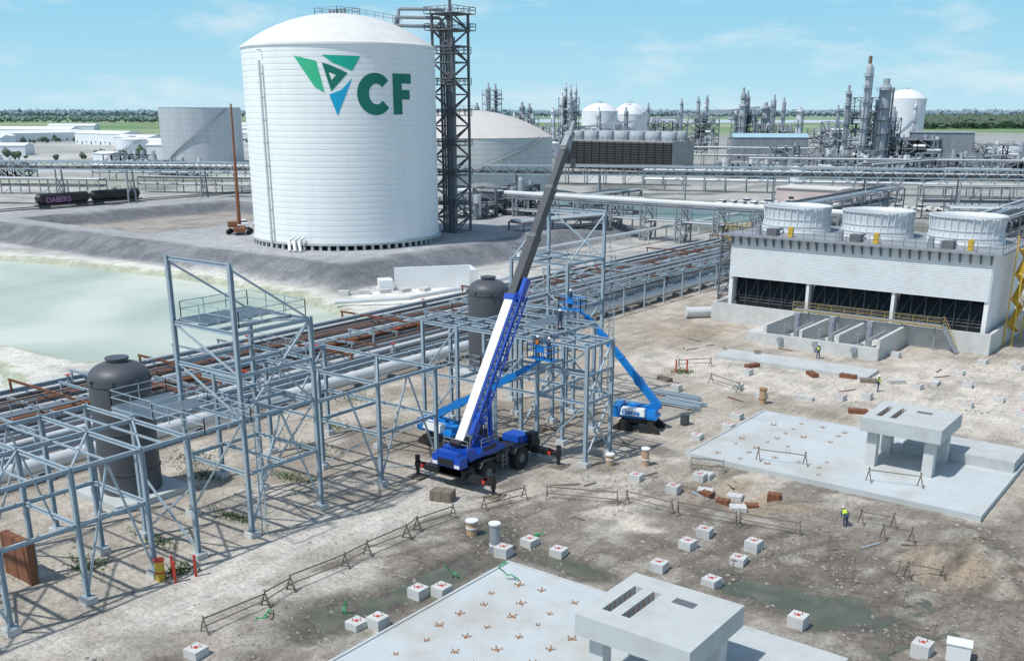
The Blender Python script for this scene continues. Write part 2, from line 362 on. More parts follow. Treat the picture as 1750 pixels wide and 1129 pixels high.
for i in range(72):
    a=2*math.pi*i/72
    if math.cos(a-R(-43.8))>-.2: part(t,'foundation_pier',M().rbox(TX+math.cos(a)*(TR+.1),TY+math.sin(a)*(TR+.1),TZ-.4,TZ+.9,.5,.5,a),CONC)
m=M().lathe(TX,TY,[(TR-2,TZ-.3),(TR-2,TZ+.9)],64); part(t,'painted_shade_core',m,BLACK)  # black colour stands in for the deep shade under the base slab
top=ze+RI+.3; m=M()
m.box(TX-3,TX+3,TY-3,TY+3,top-.6,top-.2); m.rail([(TX-3,TY-3,top-.2),(TX+3,TY-3,top-.2),(TX+3,TY+3,top-.2),(TX-3,TY+3,top-.2),(TX-3,TY-3,top-.2)],1.2,.08)
for q in range(5): m.tube((TX-2+q,TY,top-.2),(TX-2+q,TY,top+.9),.3)
m.rail([(TX+3,TY,top-.2),(TX+9,TY+8,top-1.6)],1.2,.08)
part(t,'roof_platform',m,STEEL2)
def cyl(deg,rr,zz): a=R(-43.8+deg); return (TX+math.cos(a)*rr,TY+math.sin(a)*rr,zz)
m=M(); m.path([cyl(-49,TR+.6,TZ),cyl(-49,TR+.6,36.5)],.25,8)
for k in range(9): zz=TZ+3+k*4; m.bar(cyl(-49,TR,zz),cyl(-49,TR+.9,zz),.2)
part(t,'drain_pipe',m,PIPEW)
for k in range(3): part(t,'outlet_nozzle',M().path([cyl(-26-3*k,TR+.3,TZ+2.3),cyl(-26-3*k,TR+2.2,TZ+1.9),cyl(-24-3*k,TR+3.2,TZ+.2)],.28,8),WHITE)
def decal(poly,mt,name,lift=.05):
    bm=bmesh.new(); vs=[bm.verts.new((x,0,z)) for x,z in poly]; bm.faces.new(vs); bmesh.ops.triangulate(bm,faces=bm.faces[:])
    lo=min(p[0] for p in poly); hi=max(p[0] for p in poly); q=lo+.4
    while q<hi:
        bmesh.ops.bisect_plane(bm,geom=bm.verts[:]+bm.edges[:]+bm.faces[:],plane_co=(q,0,0),plane_no=(1,0,0)); q+=.4
    me=bpy.data.meshes.new(name)
    for v in bm.verts:
        a=R(-43.8)+v.co.x/TR; rr=TR+lift; zz=v.co.z; v.co=(math.cos(a)*rr,math.sin(a)*rr,zz-TZ)
    bmesh.ops.recalc_face_normals(bm,faces=bm.faces[:]); bm.to_mesh(me); bm.free(); me.materials.append(mt)
    o=bpy.data.objects.new(name,me); o.parent=t; link(o)
E1=mat('emblem_mid_green',(.04,.48,.25),.5,0,.02); E2=mat('emblem_teal_green',(0.0,.42,.29),.5,0,.02); E3=mat('emblem_dark_green',(.0,.17,.12),.5,0,.02); E4=mat('emblem_blue',(.0,.38,.62),.5,0,.02)
decal([(-8.2,37.1),(-4.1,36.2),(-2.9,30.9),(-4.6,31.9)],E1,'emblem_panel')
decal([(-3.1,37.2),(3.7,37.0),(2.1,34.6),(-1.2,35.9)],E2,'emblem_panel')
decal([(-3.1,35.9),(-1.6,35.5),(1.3,34.2),(-1.7,31.1)],E3,'emblem_panel')
decal([(-1.95,34.3),(-.75,33.85),(-1.55,33.0)],WHITE,'emblem_panel',.09)
decal([(-2.1,30.6),(.1,31.4),(2.1,33.4),(-.8,27.0)],E4,'emblem_panel')
cx0,cz0,ra,rb=6.2,30.7,3.4,3.6
A=[R(40+280*i/26) for i in range(27)]
arc=[(cx0+math.cos(a)*ra,cz0+math.sin(a)*rb) for a in A]+[(cx0+math.cos(a)*(ra-1.95)+.2,cz0+math.sin(a)*(rb-1.85)) for a in reversed(A)]
def decals(quads,mt,name,lift=.05):
    m=M()
    for qd in quads:
        vs=[]
        for x,z in qd: a=R(-43.8)+x/TR; vs.append((TX+math.cos(a)*(TR+lift),TY+math.sin(a)*(TR+lift),z))
        m.add(vs,[tuple(range(len(vs)))])
    part(t,name,m,mt)
decals([[arc[i],arc[i+1],arc[52-i],arc[53-i]] for i in range(26)],E3,'letter_c')
def strip(x0,x1,z0,z1,k): return [[(x0+(x1-x0)*i/k,z0),(x0+(x1-x0)*(i+1)/k,z0),(x0+(x1-x0)*(i+1)/k,z1),(x0+(x1-x0)*i/k,z1)] for i in range(k)]
decals(strip(9.7,11.7,27.2,34.25,4)+strip(11.7,14.0,32.55,34.25,6)+strip(11.7,13.6,29.8,31.45,5),E3,'letter_f')
# lattice pipe tower beside tank
LX,LY,LZ=-143.3,168.6,3.2
t=thing('lattice_pipe_tower',(LX,LY,LZ),'tall dark steel lattice pipe tower beside the white tank','steel tower')
part(t,'lattice_frame',M().lattice(LX,LY,5.2,LZ,46.5,3.1,.26),DSTEEL)
for zz in (9,15,21,27,33,39,43.4,46.5):
    w=3.0 if zz<42 else 3.7
    m=M().box(LX-w,LX+w,LY-w,LY+w,zz-.15,zz); m.rail([(LX-w,LY-w,zz),(LX+w,LY-w,zz),(LX+w,LY+w,zz),(LX-w,LY+w,zz),(LX-w,LY-w,zz)],1.2,.1)
    part(t,'platform',m,DSTEEL)
for i in range(6): part(t,'riser_pipe',M().tube((LX-1.7+i*.7,LY-1,LZ),(LX-1.7+i*.7,LY-1,45-i*.6),.24),(DSTEEL,STEEL2)[i%2])
part(t,'ladder',M().ladder(LX+2,LY-2.8,LZ,46.5,w=.8,t=.13),DSTEEL)
part(t,'antenna_mast',M().tube((LX,LY,46.5),(LX,LY,52),.1).tube((LX,LY,46.5),(LX,LY,49.5),.3),DSTEEL)
for k in range(3):
    part(t,'crossover_pipe',M().path([(LX-k*.8,LY,44.4-k*1.5),(LX-1-k*.8,LY-1,47.3-k*1.6),(LX-7.5,LY-7-k,47.3-k*1.6),(LX-7.5,LY-7.5-k,43.4-k*.6)],.33,8),STEEL2)
def domed_tank(name,x,y,r,ht,rise,mt,label,roofm=None,ribs=0,base=0):
    t=thing(name,(x,y,base),label,'tank')
    pr=[]
    k=ribs or 1
    for i in range(k):
        a=base+ht*i/k; b_=base+ht*(i+1)/k; pr+=[(r,a),(r,b_-.12),(r-.08,b_-.1),(r-.08,b_-.01)]
    pr.append((r+.15,base+ht))
    sm_angle(part(t,'tank_wall',M().lathe(x,y,pr,72),mt),30)
    if rise>0:
        q=(r*r+rise*rise)/(2*rise)
        p2=[(max(r*(1-i/10.),.02),base+ht+math.sqrt(q*q-(r*(1-i/10.))**2)-(q-rise)) for i in range(11)]
        part(t,'dome_roof',M().lathe(x,y,p2,64,cap=False),roofm or mt,True)
        zt=base+ht+rise; m=M().box(x-2,x+2,y-2,y+2,zt-.3,zt+.3); m.rail([(x-2,y-2,zt+.3),(x+2,y-2,zt+.3),(x+2,y+2,zt+.3)],1.1,.1); part(t,'roof_platform',m,STEEL2)
    m=M(); pts=[]
    for i in range(25):
        a=R(-100+i*4.4); pts.append((x+math.cos(a)*(r+.5),y+math.sin(a)*(r+.5),base+ht*i/24))
    for a,b_ in zip(pts,pts[1:]): m.bar(a,b_,.8,.25); m.bar((a[0],a[1],a[2]+1.1),(b_[0],b_[1],b_[2]+1.1),.1)
    part(t,'spiral_stair',m,STEEL2); return t
domed_tank('storage_tank',-229,277.8,28.9,19.5,8.5,TANK2,'wide pale domed storage tank with weathered roof',mat('weathered_dome',(.56,.54,.51),.8,0,.1,.3),12)
domed_tank('storage_tank',-489,362,21.8,29.3,0,SILV,'silver open topped storage tank with spiral stair',ribs=10)
# ------------------------------------------------------------------ new cooling tower
X0,X1,Y0,Y1=-60.6,-27.0,130.4,146.5; ZC=11.7
t=thing('cooling_tower',(X0,Y0,0),'white clad three cell cooling tower on concrete basin','cooling tower')
m=M().box(X0-1.8,X1+1.2,Y0-1.5,Y1+1.5,0,.9); 
m.box(X0-1.8,X1+1.2,Y0-1.5,Y0-1.1,.9,2.5).box(X0-1.8,X0-1.4,Y0-1.1,Y1+1.5,.9,2.5).box(X1+.8,X1+1.2,Y0-1.1,Y1+1.5,.9,2.5).box(X0-1.4,X1+.8,Y1+1.1,Y1+1.5,.9,2.5)
part(t,'concrete_basin',m,CONCW)
CLAD=mat('white_corrugated_cladding',(.80,.82,.83),.5,0,.03,.6,dirt=(.66,.66,.64),ds=.4)
m=M(); k=24; hc=ZC-6.1
for i in range(k):
    z=6.1+i*(hc/k); m.box(X0,X1,Y0-.09,Y0+.1,z,z+hc/k*.62); m.box(X0,X1,Y0,Y0+.1,z+hc/k*.62,z+hc/k)
part(t,'front_cladding',m,CLAD)
m=M()
for i in range(38):
    y=Y0+.1+i*(Y1-Y0-.2)/38; w=(Y1-Y0-.2)/38; m.box(X1,X1+.12,y,y+w*.5,.9,ZC); m.box(X1,X1+.05,y+w*.5,y+w,.9,ZC); m.box(X0-.12,X0,y,y+w*.5,.9,ZC); m.box(X0-.05,X0,y+w*.5,y+w,.9,ZC)
m.box(X0,X1,Y1-.1,Y1,6,ZC)
part(t,'end_cladding',m,CLAD)
m=M().box(X0-1.1,X1+1.1,Y0-1.0,Y1+1,ZC+.02,ZC+.25); part(t,'roof_deck',m,STEEL2)
ZD=ZC+.26
m=M().rail([(X0-1,Y0-.9,ZD),(X1+1,Y0-.9,ZD),(X1+1,Y1+.9,ZD),(X0-1,Y1+.9,ZD),(X0-1,Y0-.9,ZD)],1.1,.055,1.4); part(t,'deck_handrail',m,DSTEEL)
for i in range(29):
    x=X0+.2+i*(X1-X0-.4)/28; m=M(); m.bar((x,Y0-.16,ZC-1.1),(x,Y0-.95,ZC),.13); m.bar((x,Y0-.2,ZC-1.2),(x,Y0-.2,ZC),.13); part(t,'deck_bracket',m,DSTEEL)
bw=(X1-X0)/3
for i in range(3):
    m=M(); xa=X0+i*bw+.35; xb=X0+(i+1)*bw-.35
    for j in range(9):
        z=2.6+j*.39; m.add([(xa,Y0+1.3,z),(xb,Y0+1.3,z),(xb,Y0+1.75,z+.3),(xa,Y0+1.75,z+.3)],[(0,1,2,3)])
    n=6
    for j in range(n+1):
        x=xa+(xb-xa)*j/n; m.bar((x,Y0+1.0,.9),(x,Y0+1.0,6.1),.10)
        if j<n: m.bar((x,Y0+1.0,2.5),(x+(xb-xa)/n,Y0+1.0,6.1),.06)
    m.box(xa,xb,Y0+1.8,Y0+1.9,.9,6.2)
    part(t,'louvre_bay',m,LOUV)
for i in range(4): x=X0+i*bw; x=min(max(x,X0+.2),X1-.2); part(t,'bay_column',M().box(x-.2,x+.2,Y0+.12,Y0+1.9,.9,6.09),WHITE)
FANM=mat('fan_stack_fibreglass',(.64,.67,.69),.5,0,.06,.6,dirt=(.52,.54,.55),ds=.5,stretch=(1,1,.2))
for i in range(3):
    fx=-55.2+i*11.3; fy=139.3; m=M(); zb=ZD; hh=3.4
    m.lathe(fx,fy,[(4.75,zb+.01),(4.5,zb+hh*.25),(4.38,zb+hh*.5),(4.45,zb+hh*.8),(4.6,zb+hh),(4.42,zb+hh),(4.28,zb+hh*.8),(4.22,zb+hh*.5),(4.35,zb+hh*.25),(4.6,zb+.02)],64,cap=False)
    f=part(t,'fan_stack',m,FANM,True); m=M()
    for j in range(32):
        a=2*math.pi*j/32; c,s_=math.cos(a),math.sin(a); m.bar((fx+c*4.62,fy+s_*4.62,zb+.3),(fx+c*4.43,fy+s_*4.43,zb+hh*.5),.09); m.bar((fx+c*4.43,fy+s_*4.43,zb+hh*.5),(fx+c*4.63,fy+s_*4.63,zb+hh),.09)
    for zz,rr in ((zb+.8,4.56),(zb+hh*.5,4.42),(zb+hh-.1,4.64)):
        m.lathe(fx,fy,[(rr,zz),(rr+.07,zz),(rr+.07,zz+.1),(rr,zz+.1)],64,cap=False)
    part(f,'stiffener_rib',m,FANM,root=t); m=M()
    for j in range(7):
        a=2*math.pi*j/7; m.bar((fx,fy,zb+1.6),(fx+math.cos(a)*4.0,fy+math.sin(a)*4.0,zb+1.75),.75,.08,.45,.06)
    m.lathe(fx,fy,[(.7,zb+1.2),(.7,zb+2.1)],12); part(f,'fan_rotor',m,DSTEEL,root=t)
    m=M().box(fx-.7,fx+.7,Y0+.3,Y0+1.7,ZD+.01,ZD+.9); m.tube((fx,Y0+1.8,ZD+.6),(fx,fy-4.9,ZD+.6),.18); part(t,'fan_motor',m,DSTEEL)
    for q in (-2.2,2.4): part(t,'deck_cabinet',M().box(fx+q,fx+q+.6,Y0+.2,Y0+.7,ZD+.01,ZD+1.3),(YEL,STEEL2)[q<0])
m=M(); ya_,yb_=136.2,140.4
for q in range(7):
    z0_=ZD-q*1.55; y0_,y1_=(yb_,ya_) if q%2 else (ya_,yb_); m.bar((X1+1.75,y0_,z0_),(X1+1.75,y1_,z0_-1.55),.8,.1); m.rail([(X1+2.15,y0_,z0_),(X1+2.15,y1_,z0_-1.55)],1.1,.07)
for yy in (ya_-.5,yb_+.5): 
    for xx in (X1+1.35,X1+2.3): m.bar((xx,yy,.0),(xx,yy,13.6),.14)
part(t,'yellow_stair_tower',m,YEL)
for q in range(3):
    z0_=13.6-q*1.6; part(t,'yellow_guard_rail',M().rail([(X0-3.2,Y0+4,z0_-2),(X0-.8,Y0+4,z0_-2),(X0-.8,Y0+8,z0_-2),(X0-3.2,Y0+8,z0_-2),(X0-3.2,Y0+4,z0_-2)],1.0,.08),YEL)
m=M().lattice(X0-2,Y0+6,2.8,0,11.2,2.2,.13,d=4.5); 
for k in range(5): m.box(X0-3.4,X0-.6,Y0+3.8,Y0+8.2,2.1*k+1,2.1*k+1.1)
part(t,'access_stair_tower',m,DSTEEL)
# pump pit in front
t=thing('pump_pit',(-43,121,0),'open concrete pump pit with valves and ochre walkway','pump pit')
m=M().box(-50,-35.5,118,118.4,0,1.5).box(-50,-49.6,118.4,128.6,0,2.5).box(-35.9,-35.5,118.4,128.6,0,2.5).box(-49.6,-35.9,118.4,128.6,0,.3)
for x in (-45.2,-40.6): m.box(x-.2,x+.2,118.4,128.6,.3,2.4)
m.box(-52.5,-50.1,119,128.6,0,1.2)
part(t,'concrete_wall',m,CONCW)
for x in (-47.5,-43,-38.3):
    part(t,'suction_pipe',M().tube((x,117.6,1.0),(x,120.4,1.0),.38,n=14).tube((x,118.6,1.0),(x,118.8,1.0),.6,n=16).tube((x,119,1.0),(x,119,2.7),.1).tube((x-.3,119,2.7),(x+.3,119,2.7),.05),STEEL2)
    part(t,'vertical_pump',M().tube((x,123,.3),(x,123,2.9),.4,n=10).box(x-.35,x+.35,122.6,123.4,2.9,3.6),STEEL2)
    part(t,'discharge_pipe',M().path([(x+.8,121,.5),(x+.8,121,1.8),(x+.8,126.5,1.8)],.22,8),PIPEG)
part(t,'walkway_grating',M().box(-50,-31,127.4,128.6,3.0,3.1),STEEL2)
part(t,'walkway_handrail',M().rail([(-50,127.4,3.1),(-31.2,127.4,3.1),(-31.2,128.6,3.1)],1.0,.055).bar((-50,127.35,3.05),(-31,127.35,3.05),.08,.15).rail([(-31.2,128.5,3.1),(-29.2,127.7,.2)],1.0,.055),OCH)
part(t,'stair_flight',M().bar((-31,127.9,3),(-29.0,127.5,.1),.9,.12),STEEL2)
for x in (-48,-44,-40,-36,-32): part(t,'walkway_post',M().bar((x,128,0),(x,128,3),.14),STEEL2)
# ------------------------------------------------------------------ foundations
def slots(m,x0,x1,y0,y1,z0,z1,sl):
    ya,yb=sl[0][2],sl[0][3]; m.box(x0,x1,y0,ya,z0,z1); m.box(x0,x1,yb,y1,z0,z1); x=x0
    for a,b_,_,_ in sl: m.box(x,a,ya,yb,z0,z1); x=b_
    m.box(x,x1,ya,yb,z0,z1)
    for a,b_,_,_ in sl: m.box(a,b_,ya,yb,z0,z0+.5)
def foundation(x0,x1,y0,y1,tx0,tx1,ty0,ty1,label):
    s=thing('concrete_foundation_slab',(x0,y0,0),label,'foundation'); m=M().box(x0,x1,y0,y1,-.3,.34)
    for a in ((x0,x1,y0,y0+.18),(x0,x1,y1-.18,y1),(x0,x0+.18,y0+.18,y1-.18),(x1-.18,x1,y0+.18,y1-.18)): m.box(*a,.34,.42)
    part(s,'slab',m,SLABM)
    m=M().box(x0+14.6,x1-.25,y1-4.6,y1-.3,.342,1.25); part(s,'raised_plinth',m,CONC)
    q=thing('concrete_pier_table',(tx0,ty0,.34),'tall concrete pier table with slotted deck on square legs','concrete table')
    m=M()
    slots(m,tx0,tx1,ty0,ty1,3.35,4.5,[(tx0+.8,tx0+1.3,ty0+1.2,ty0+4.4),(tx0+1.9,tx0+2.4,ty0+1.2,ty0+4.4)]); m2=M().box(tx0+3.2,tx0+4.4,ty0+3.9,ty0+4.5,4.502,4.51)
    part(q,'deck',m,CONC)
    part(q,'pocket_cover',m2,DSTEEL)
    for lx in (tx0+.5,tx1-1.3):
        for ly in (ty0+.6,ty1-1.4): part(q,'leg',M().box(lx,lx+.8,ly,ly+.8,.342,3.348),CONCW)
    for i in range(2):
        for j in range(6): xx=tx0+1.05+i*1.1; yy=ty0+1.5+j*.5; part(q,'anchor_bolt',M().tube((xx,yy,3.8),(xx,yy,4.66),.03,n=5),RUST)
    return s
foundation(-37.2,-13.6,73.6,89.5,-24.6,-18.3,79.2,85.2,'broad pale concrete slab with kerb beside muddy ground')
foundation(-36.1,-13.6,31.0,47.3,-24.4,-18.1,37.4,43.2,'broad pale concrete slab with kerb and stained bolts')
ab=None
for sx,sy in ((-37,73.6),(-36,31.2)):
    for i in range(5):
        for j in range(8):
            if random.random()<.3: continue
            x=sx+2.2+i*2.1+random.uniform(-.35,.35); y=sy+1.6+j*1.75+random.uniform(-.25,.25); 
            if i==4 and j>2: continue
            if ab is None:
                m=M().box(x-.12,x+.12,y-.12,y+.12,.345,.36)
                for a,b_ in ((-.2,-.1),(.13,-.16),(.18,.13),(-.13,.18)): m.tube((x+a,y+b_,.35),(x+a,y+b_,.46),.03,n=6)
                ab=solo('anchor_bolt_cluster',m,ORNG,'rusty anchor bolt cluster set in the pale slab','anchor bolts',(x,y,.345),'anchor bolts set in the slabs')
            else:
                o=ab.copy(); o.location=(x,y,.345); o.rotation_euler.z=random.uniform(0,1.5); q=random.uniform(.6,1.25); o.scale=(q,q,1); link(o)
# pedestals
PED=[(-38,40.8),(-36.9,41.7),(-38.1,35.7),(-37.2,36.5),(-42.7,28.2),(-37.3,48.4),(-37,50.9),(-34.6,50.9),(-28.2,56.9),(-28.2,59.4),(-24.5,59.2),(-24.5,56.9),(-28.1,52.8),(-24.4,52.8),(-18.1,51),(-37.6,66.1),(-34,65.6),(-33.9,69.8),(-38.7,78.6),(-37.6,82.7),(-43.1,96.5),(-39.7,94.8),(-34.4,121.4),(-26.1,117.2),(-25.4,124.6),(-21.5,124),(-11.5,52),(-45,103),(-33,99),(-28,108),(-31,101),(-22,104),(-26,98),(-18,110),(-15.5,98),(-38.5,86.5),(-24,112),(-20,108),(-48,92),(-17,104)]
t=thing('concrete_pedestal',(0,0,0),'small square concrete pedestal with red marked top','pedestal','concrete pedestals in the dirt')
part(t,'block',M().rbox(0,0,-.2,.72,.95,.95),CONCW)
m=M().rbox(0,0,.722,.75,.22,.22); 
for a,b_ in ((-.16,-.16),(.16,.16)): m.tube((a,b_,.72),(a,b_,.9),.025,n=5)
part(t,'red_cap',m,RED)
for i,(x,y) in enumerate(PED):
    z=hgt(x,y)
    if i==0: t.location=(x,y,z)
    else: clone(t,(x,y,z+random.uniform(-.25,.05)),random.uniform(-.12,.12))
def stub(x,y,h,r,mt,cap,label):
    z=hgt(x,y); t=thing('capped_pipe_stub',(x,y,z),label,'pipe stub','capped pipe stubs rising from the ground')
    part(t,'pipe',M().tube((x,y,z-.2),(x,y,z+h),r,n=18),mt,False); part(t,'cap_flange',M().tube((x,y,z+h),(x,y,z+h+.1),r*1.2,n=18),cap); part(t,'collar',M().tube((x,y,z+.5),(x,y,z+.6),r*1.1,n=18),cap)
stub(-38.2,48.6,2.0,.34,PIPEG,WHITE,'grey upright capped pipe stub in mud'); stub(-41.4,50.1,1.0,.38,PVC,WHITE,'short tan pipe stub with white cap')
stub(-38.8,69.6,1.4,.32,PVC,WHITE,'tan upright pipe stub with white cap'); stub(-41.2,67.9,.9,.32,PVC,WHITE,'short tan pipe stub with white cap')
stub(-38.7,92.8,1.5,.36,PVC,ORNG,'tan pipe stub with orange cap'); stub(-52.3,32.6,1.3,.28,YEL,RED,'yellow and red capped pipe stub')
for x,y in ((-51.2,32.9),(-50.9,34.2),(-52.0,33.3),(-51.8,99.0),(-50.9,99.9)):
    solo('red_bollard',M().tube((x,y,0),(x,y,1.4),.09,n=10).tube((x,y,1.4),(x,y,1.46),.11,n=10),RED,'thin red steel bollard standing in dirt','bollard',(x,y,0),'red bollards')
# ------------------------------------------------------------------ barricades
def barricade(p,q,label='weathered timber barricade with long rail on trestles'):
    z0=hgt(*p); z1=hgt(*q); t=thing('timber_barricade',(p[0],p[1],z0),label,'barricade','timber barricades around the work area')
    d=Vector((q[0]-p[0],q[1]-p[1],0)).normalized(); s=Vector((-d.y,d.x,0))
    for za,zb,h in ((1.0,.95,.08),(.5,.42,.06)): part(t,'rail',M().bar((p[0],p[1],z0+za+random.uniform(-.06,.06)),(q[0],q[1],z1+zb+random.uniform(-.1,.06)),.04,h),WOOD)
    for (x,y),z in ((p,z0),(q,z1)):
        c=Vector((x,y,z)); m=M(); m.bar(c+s*.42-Vector((0,0,.05)),c-s*.06+Vector((0,0,1.1)),.06); m.bar(c-s*.42-Vector((0,0,.05)),c+s*.06+Vector((0,0,1.1)),.06); m.bar(c+s*.3+Vector((0,0,.4)),c-s*.3+Vector((0,0,.4)),.045)
        part(t,'trestle',m,WOOD)
line=[(-44.4,30.0),(-44.2,34.2),(-44.6,36.5),(-44.3,40.8),(-44.5,43),(-44.3,46.6),(-44.6,48),(-44.2,51.4)]
for i in range(7): barricade(line[i],line[i+1])
for a,b_ in (((-43.4,54),(-42.3,57.5)),((-41,58.6),(-36.2,60.9)),((-35.6,61.3),(-32,61.6)),((-31.5,61.6),(-27.3,62.4)),((-27,62.4),(-23,63.4)),((-35.3,71),(-33,72.2)),((-46.5,97),(-42.5,95.5)),((-52.5,101),(-50,104))): barricade(a,b_)
for x,y,ln in ((-31.5,75.5,4.5),(-22.5,76,4.5),(-20.3,67.9,2.6),(-18.2,66.2,2.2),(-15,61,2.4)):
    t=thing('timber_trestle',(x,y,0),'single weathered timber trestle leaning on dirt','trestle','timber trestles'); z=.34 if y>74 else hgt(x,y)
    part(t,'rail',M().bar((x,y,z+1),(x+ln*.8,y+ln*.25,z+.9),.04,.07),WOOD); 
    for k in (0,1):
        c=Vector((x+k*ln*.8,y+k*ln*.25,z)); part(t,'post',M().bar(c+Vector((-.3,.3,-.1)),c+Vector((.05,0,1.2)),.06).bar(c+Vector((.35,-.2,-.1)),c+Vector((-.05,0,1.2)),.06),WOOD)
# ------------------------------------------------------------------ steel structures
def steelmod(loc,label,cols,levels_beams,braces,plats=(),rails=(),ladders=()):
    t=thing('open_steel_structure',loc,label,'steel structure','grey-blue steel modules')
    done=set()
    for x,y,zt in cols:
        part(t,'column',M().ibeam((x,y,.45),(x,y,zt),.28,.28,.04),STEEL); part(t,'base_plate',M().rbox(x,y,.421,.47,.55,.55),STEEL)
        part(t,'footing',M().rbox(x,y,-.3,.42,.8,.8),CONCW)
    for p,q in levels_beams:
        k=(p,q)
        if k in done: continue
        done.add(k); part(t,'beam',M().ibeam(p,q,.16,.26,.03),STEEL)
    for p,q in braces: part(t,'brace',M().bar(p,q,.12,.12),STEEL)
    for x0,x1,y0,y1,z in plats:
        m=M(); x=x0
        while x<x1: m.box(x,x+.035,y0,y1,z,z+.05); x+=.2
        y=y0
        while y<y1: m.box(x0,x1,y,y+.05,z-.06,z-.002); y+=.9
        part(t,'grating',m,STEEL)
    for r in rails: part(t,'handrail',M().rail(r,1.1,.05),STEEL)
    for x,y,z0,z1 in ladders:
        m=M().ladder(x,y,z0,z1,w=.5,t=.06); z=z0+2.2
        while z<z1+1: 
            m.path([(x-.35,y,z),(x-.3,y-.6,z),(x+.3,y-.6,z),(x+.35,y,z)],.025,4); z+=.8
        part(t,'caged_ladder',m,STEEL)
    return t
def gridbeams(xs_,ys_,levels):
    o=[]
    for z in levels:
        for y in ys_:
            for a,b_ in zip(xs_,xs_[1:]): o.append(((a,y,z),(b_,y,z)))
        for x in xs_:
            for a,b_ in zip(ys_,ys_[1:]): o.append(((x,a,z),(x,b_,z)))
    return o
def loop(x0,x1,y0,y1,z): return [(x0,y0,z),(x1,y0,z),(x1,y1,z),(x0,y1,z),(x0,y0,z)]
xa=[-64.5,-58.9,-53]; ya=[17.5,23.4,28.1,32.7,36.0]
br=[]
for x in xa:
    for a,b_ in ((0,1),(2,3)):
        ym=(ya[a]+ya[b_])/2; br+=[((x,ya[a],.5),(x,ym,8.2)),((x,ya[b_],.5),(x,ym,8.2))] if x!=-58.9 else []
for y in (23.4,28.1,36.0): br+=[((-58.9,y,.5),(-53,y,5.0)),((-53,y,.5),(-58.9,y,5.0))] if y!=28.1 else [((-64.5,y,.5),(-58.9,y,8.2))]
for a,b_ in zip(ya,ya[1:]): br.append(((-53,a,8.4),(-58.9,b_,8.4)))
for a,b_ in zip(ya,ya[1:]): br.append(((-64.5,(a+b_)/2,8.4),(-53,(a+b_)/2,8.4)))
steelmod((-53,23.4,0),'low open grey-blue steel frame with diagonal bracing',[(x,y,8.6) for x in xa for y in ya],
  gridbeams(xa,ya,[8.4])+gridbeams(xa[1:],ya[1:4],[5.0]),br,rails=[[(-64.4,23.5,8.6),(-64.4,32.6,8.6)]])
xb=[-59.6,-53]; yb=[40.4,46.8]
cols=[(x,40.4,18.8) for x in xb]+[(x,46.8,14.4) for x in xb]+[(-64.5,46.8,8.6)]
bm_=gridbeams(xb,yb,[4.6,8.4,11.4,14.2])+[((-59.6,40.4,18.6),(-53,40.4,18.6)),((-64.5,46.8,8.4),(-59.6,46.8,8.4)),
   ((-53,36.0,8.4),(-53,40.4,8.4)),((-59.6,36.0,8.4),(-59.6,40.4,8.4)),((-62.2,36.6,8.4),(-62.2,41.6,8.4)),((-62.2,36.6,8.4),(-59.6,36.6,8.4)),((-62.2,40.4,8.4),(-59.6,40.4,8.4)),((-57.2,40.4,14.2),(-57.2,46.8,14.2)),((-55,40.4,14.2),(-55,46.8,14.2)),((-56.3,40.4,11.4),(-56.3,46.8,11.4)),((-56.3,40.4,8.4),(-56.3,46.8,8.4)),((-53,43.6,4.6),(-59.6,43.6,4.6)),((-53,43.6,8.4),(-59.6,43.6,8.4))]
br=[((-53,40.4,18.4),(-53,46.8,14.2)),((-59.6,40.4,18.4),(-59.6,46.8,14.2)),((-59.6,40.4,14.2),(-53,40.4,11.4)),((-53,40.4,8.4),(-59.6,40.4,11.4)),((-53,46.8,.5),(-53,43.6,8.3)),((-53,40.4,.5),(-53,43.6,8.3)),((-53,40.4,8.4),(-53,46.8,14.2)),((-59.6,40.4,.5),(-53,40.4,8.4)),((-59.6,46.8,.5),(-53,46.8,8.4)),((-59.6,46.8,8.4),(-53,46.8,14.2)),((-53,46.8,8.4),(-53,43.6,11.3)),((-59.6,40.4,14.2),(-53,46.8,14.2))]
steelmod((-53,40.4,0),'tall grey-blue steel tower with portal frame and platforms',cols,bm_,br,
  plats=[(-62.2,-57.4,36.6,41.0,8.62),(-59.4,-56.2,40.7,46.6,14.42)],
  rails=[loop(-62.2,-57.4,36.6,41.0,8.7),loop(-59.4,-53.2,40.9,46.6,14.5),[(-57.2,36.4,8.7),(-51.6,36.4,8.7),(-51.6,40,8.7),(-57.2,40,8.7)],[(-59.4,46.5,11.5),(-53.3,46.5,11.5)]],
  ladders=[(-52.4,41.0,.2,8.6)])
yc=[46.8,53.1,59.7]; xc=[-66,-59.6,-53]
br=[]
for y in yc[1:]: br+=[((-53,y,.5),(-53,y-3.1,8)),((-59.6,y,.5),(-53,y,4.2))]
br+=[((-53,46.8,8.2),(-59.6,53.1,8.2)),((-53,53.1,8.2),(-59.6,59.7,8.2)),((-66,53.1,.5),(-66,59.7,8.2)),((-53,53.1,.5),(-53,56.4,8.2))]
steelmod((-53,53.1,0),'open grey-blue steel bridge frame over pipe run',[(x,y,8.4) for x in xc for y in yc[1:]],
  gridbeams(xc,yc,[8.2])+[((-66,y,4.2),(-53,y,4.2)) for y in yc[1:]]+[((x,53.1,4.2),(x,59.7,4.2)) for x in xc],br)
xd=[-60.2,-56.2,-52.0,-47.5,-42.6]; 
cols=[(x,y,10.2) for x in xd for y in (66.3,70.1)]+[(xd[2],75,10.2),(xd[2],78.5,10.2),(xd[1],75,10.2)]+[(-47.5,75,10.2)]
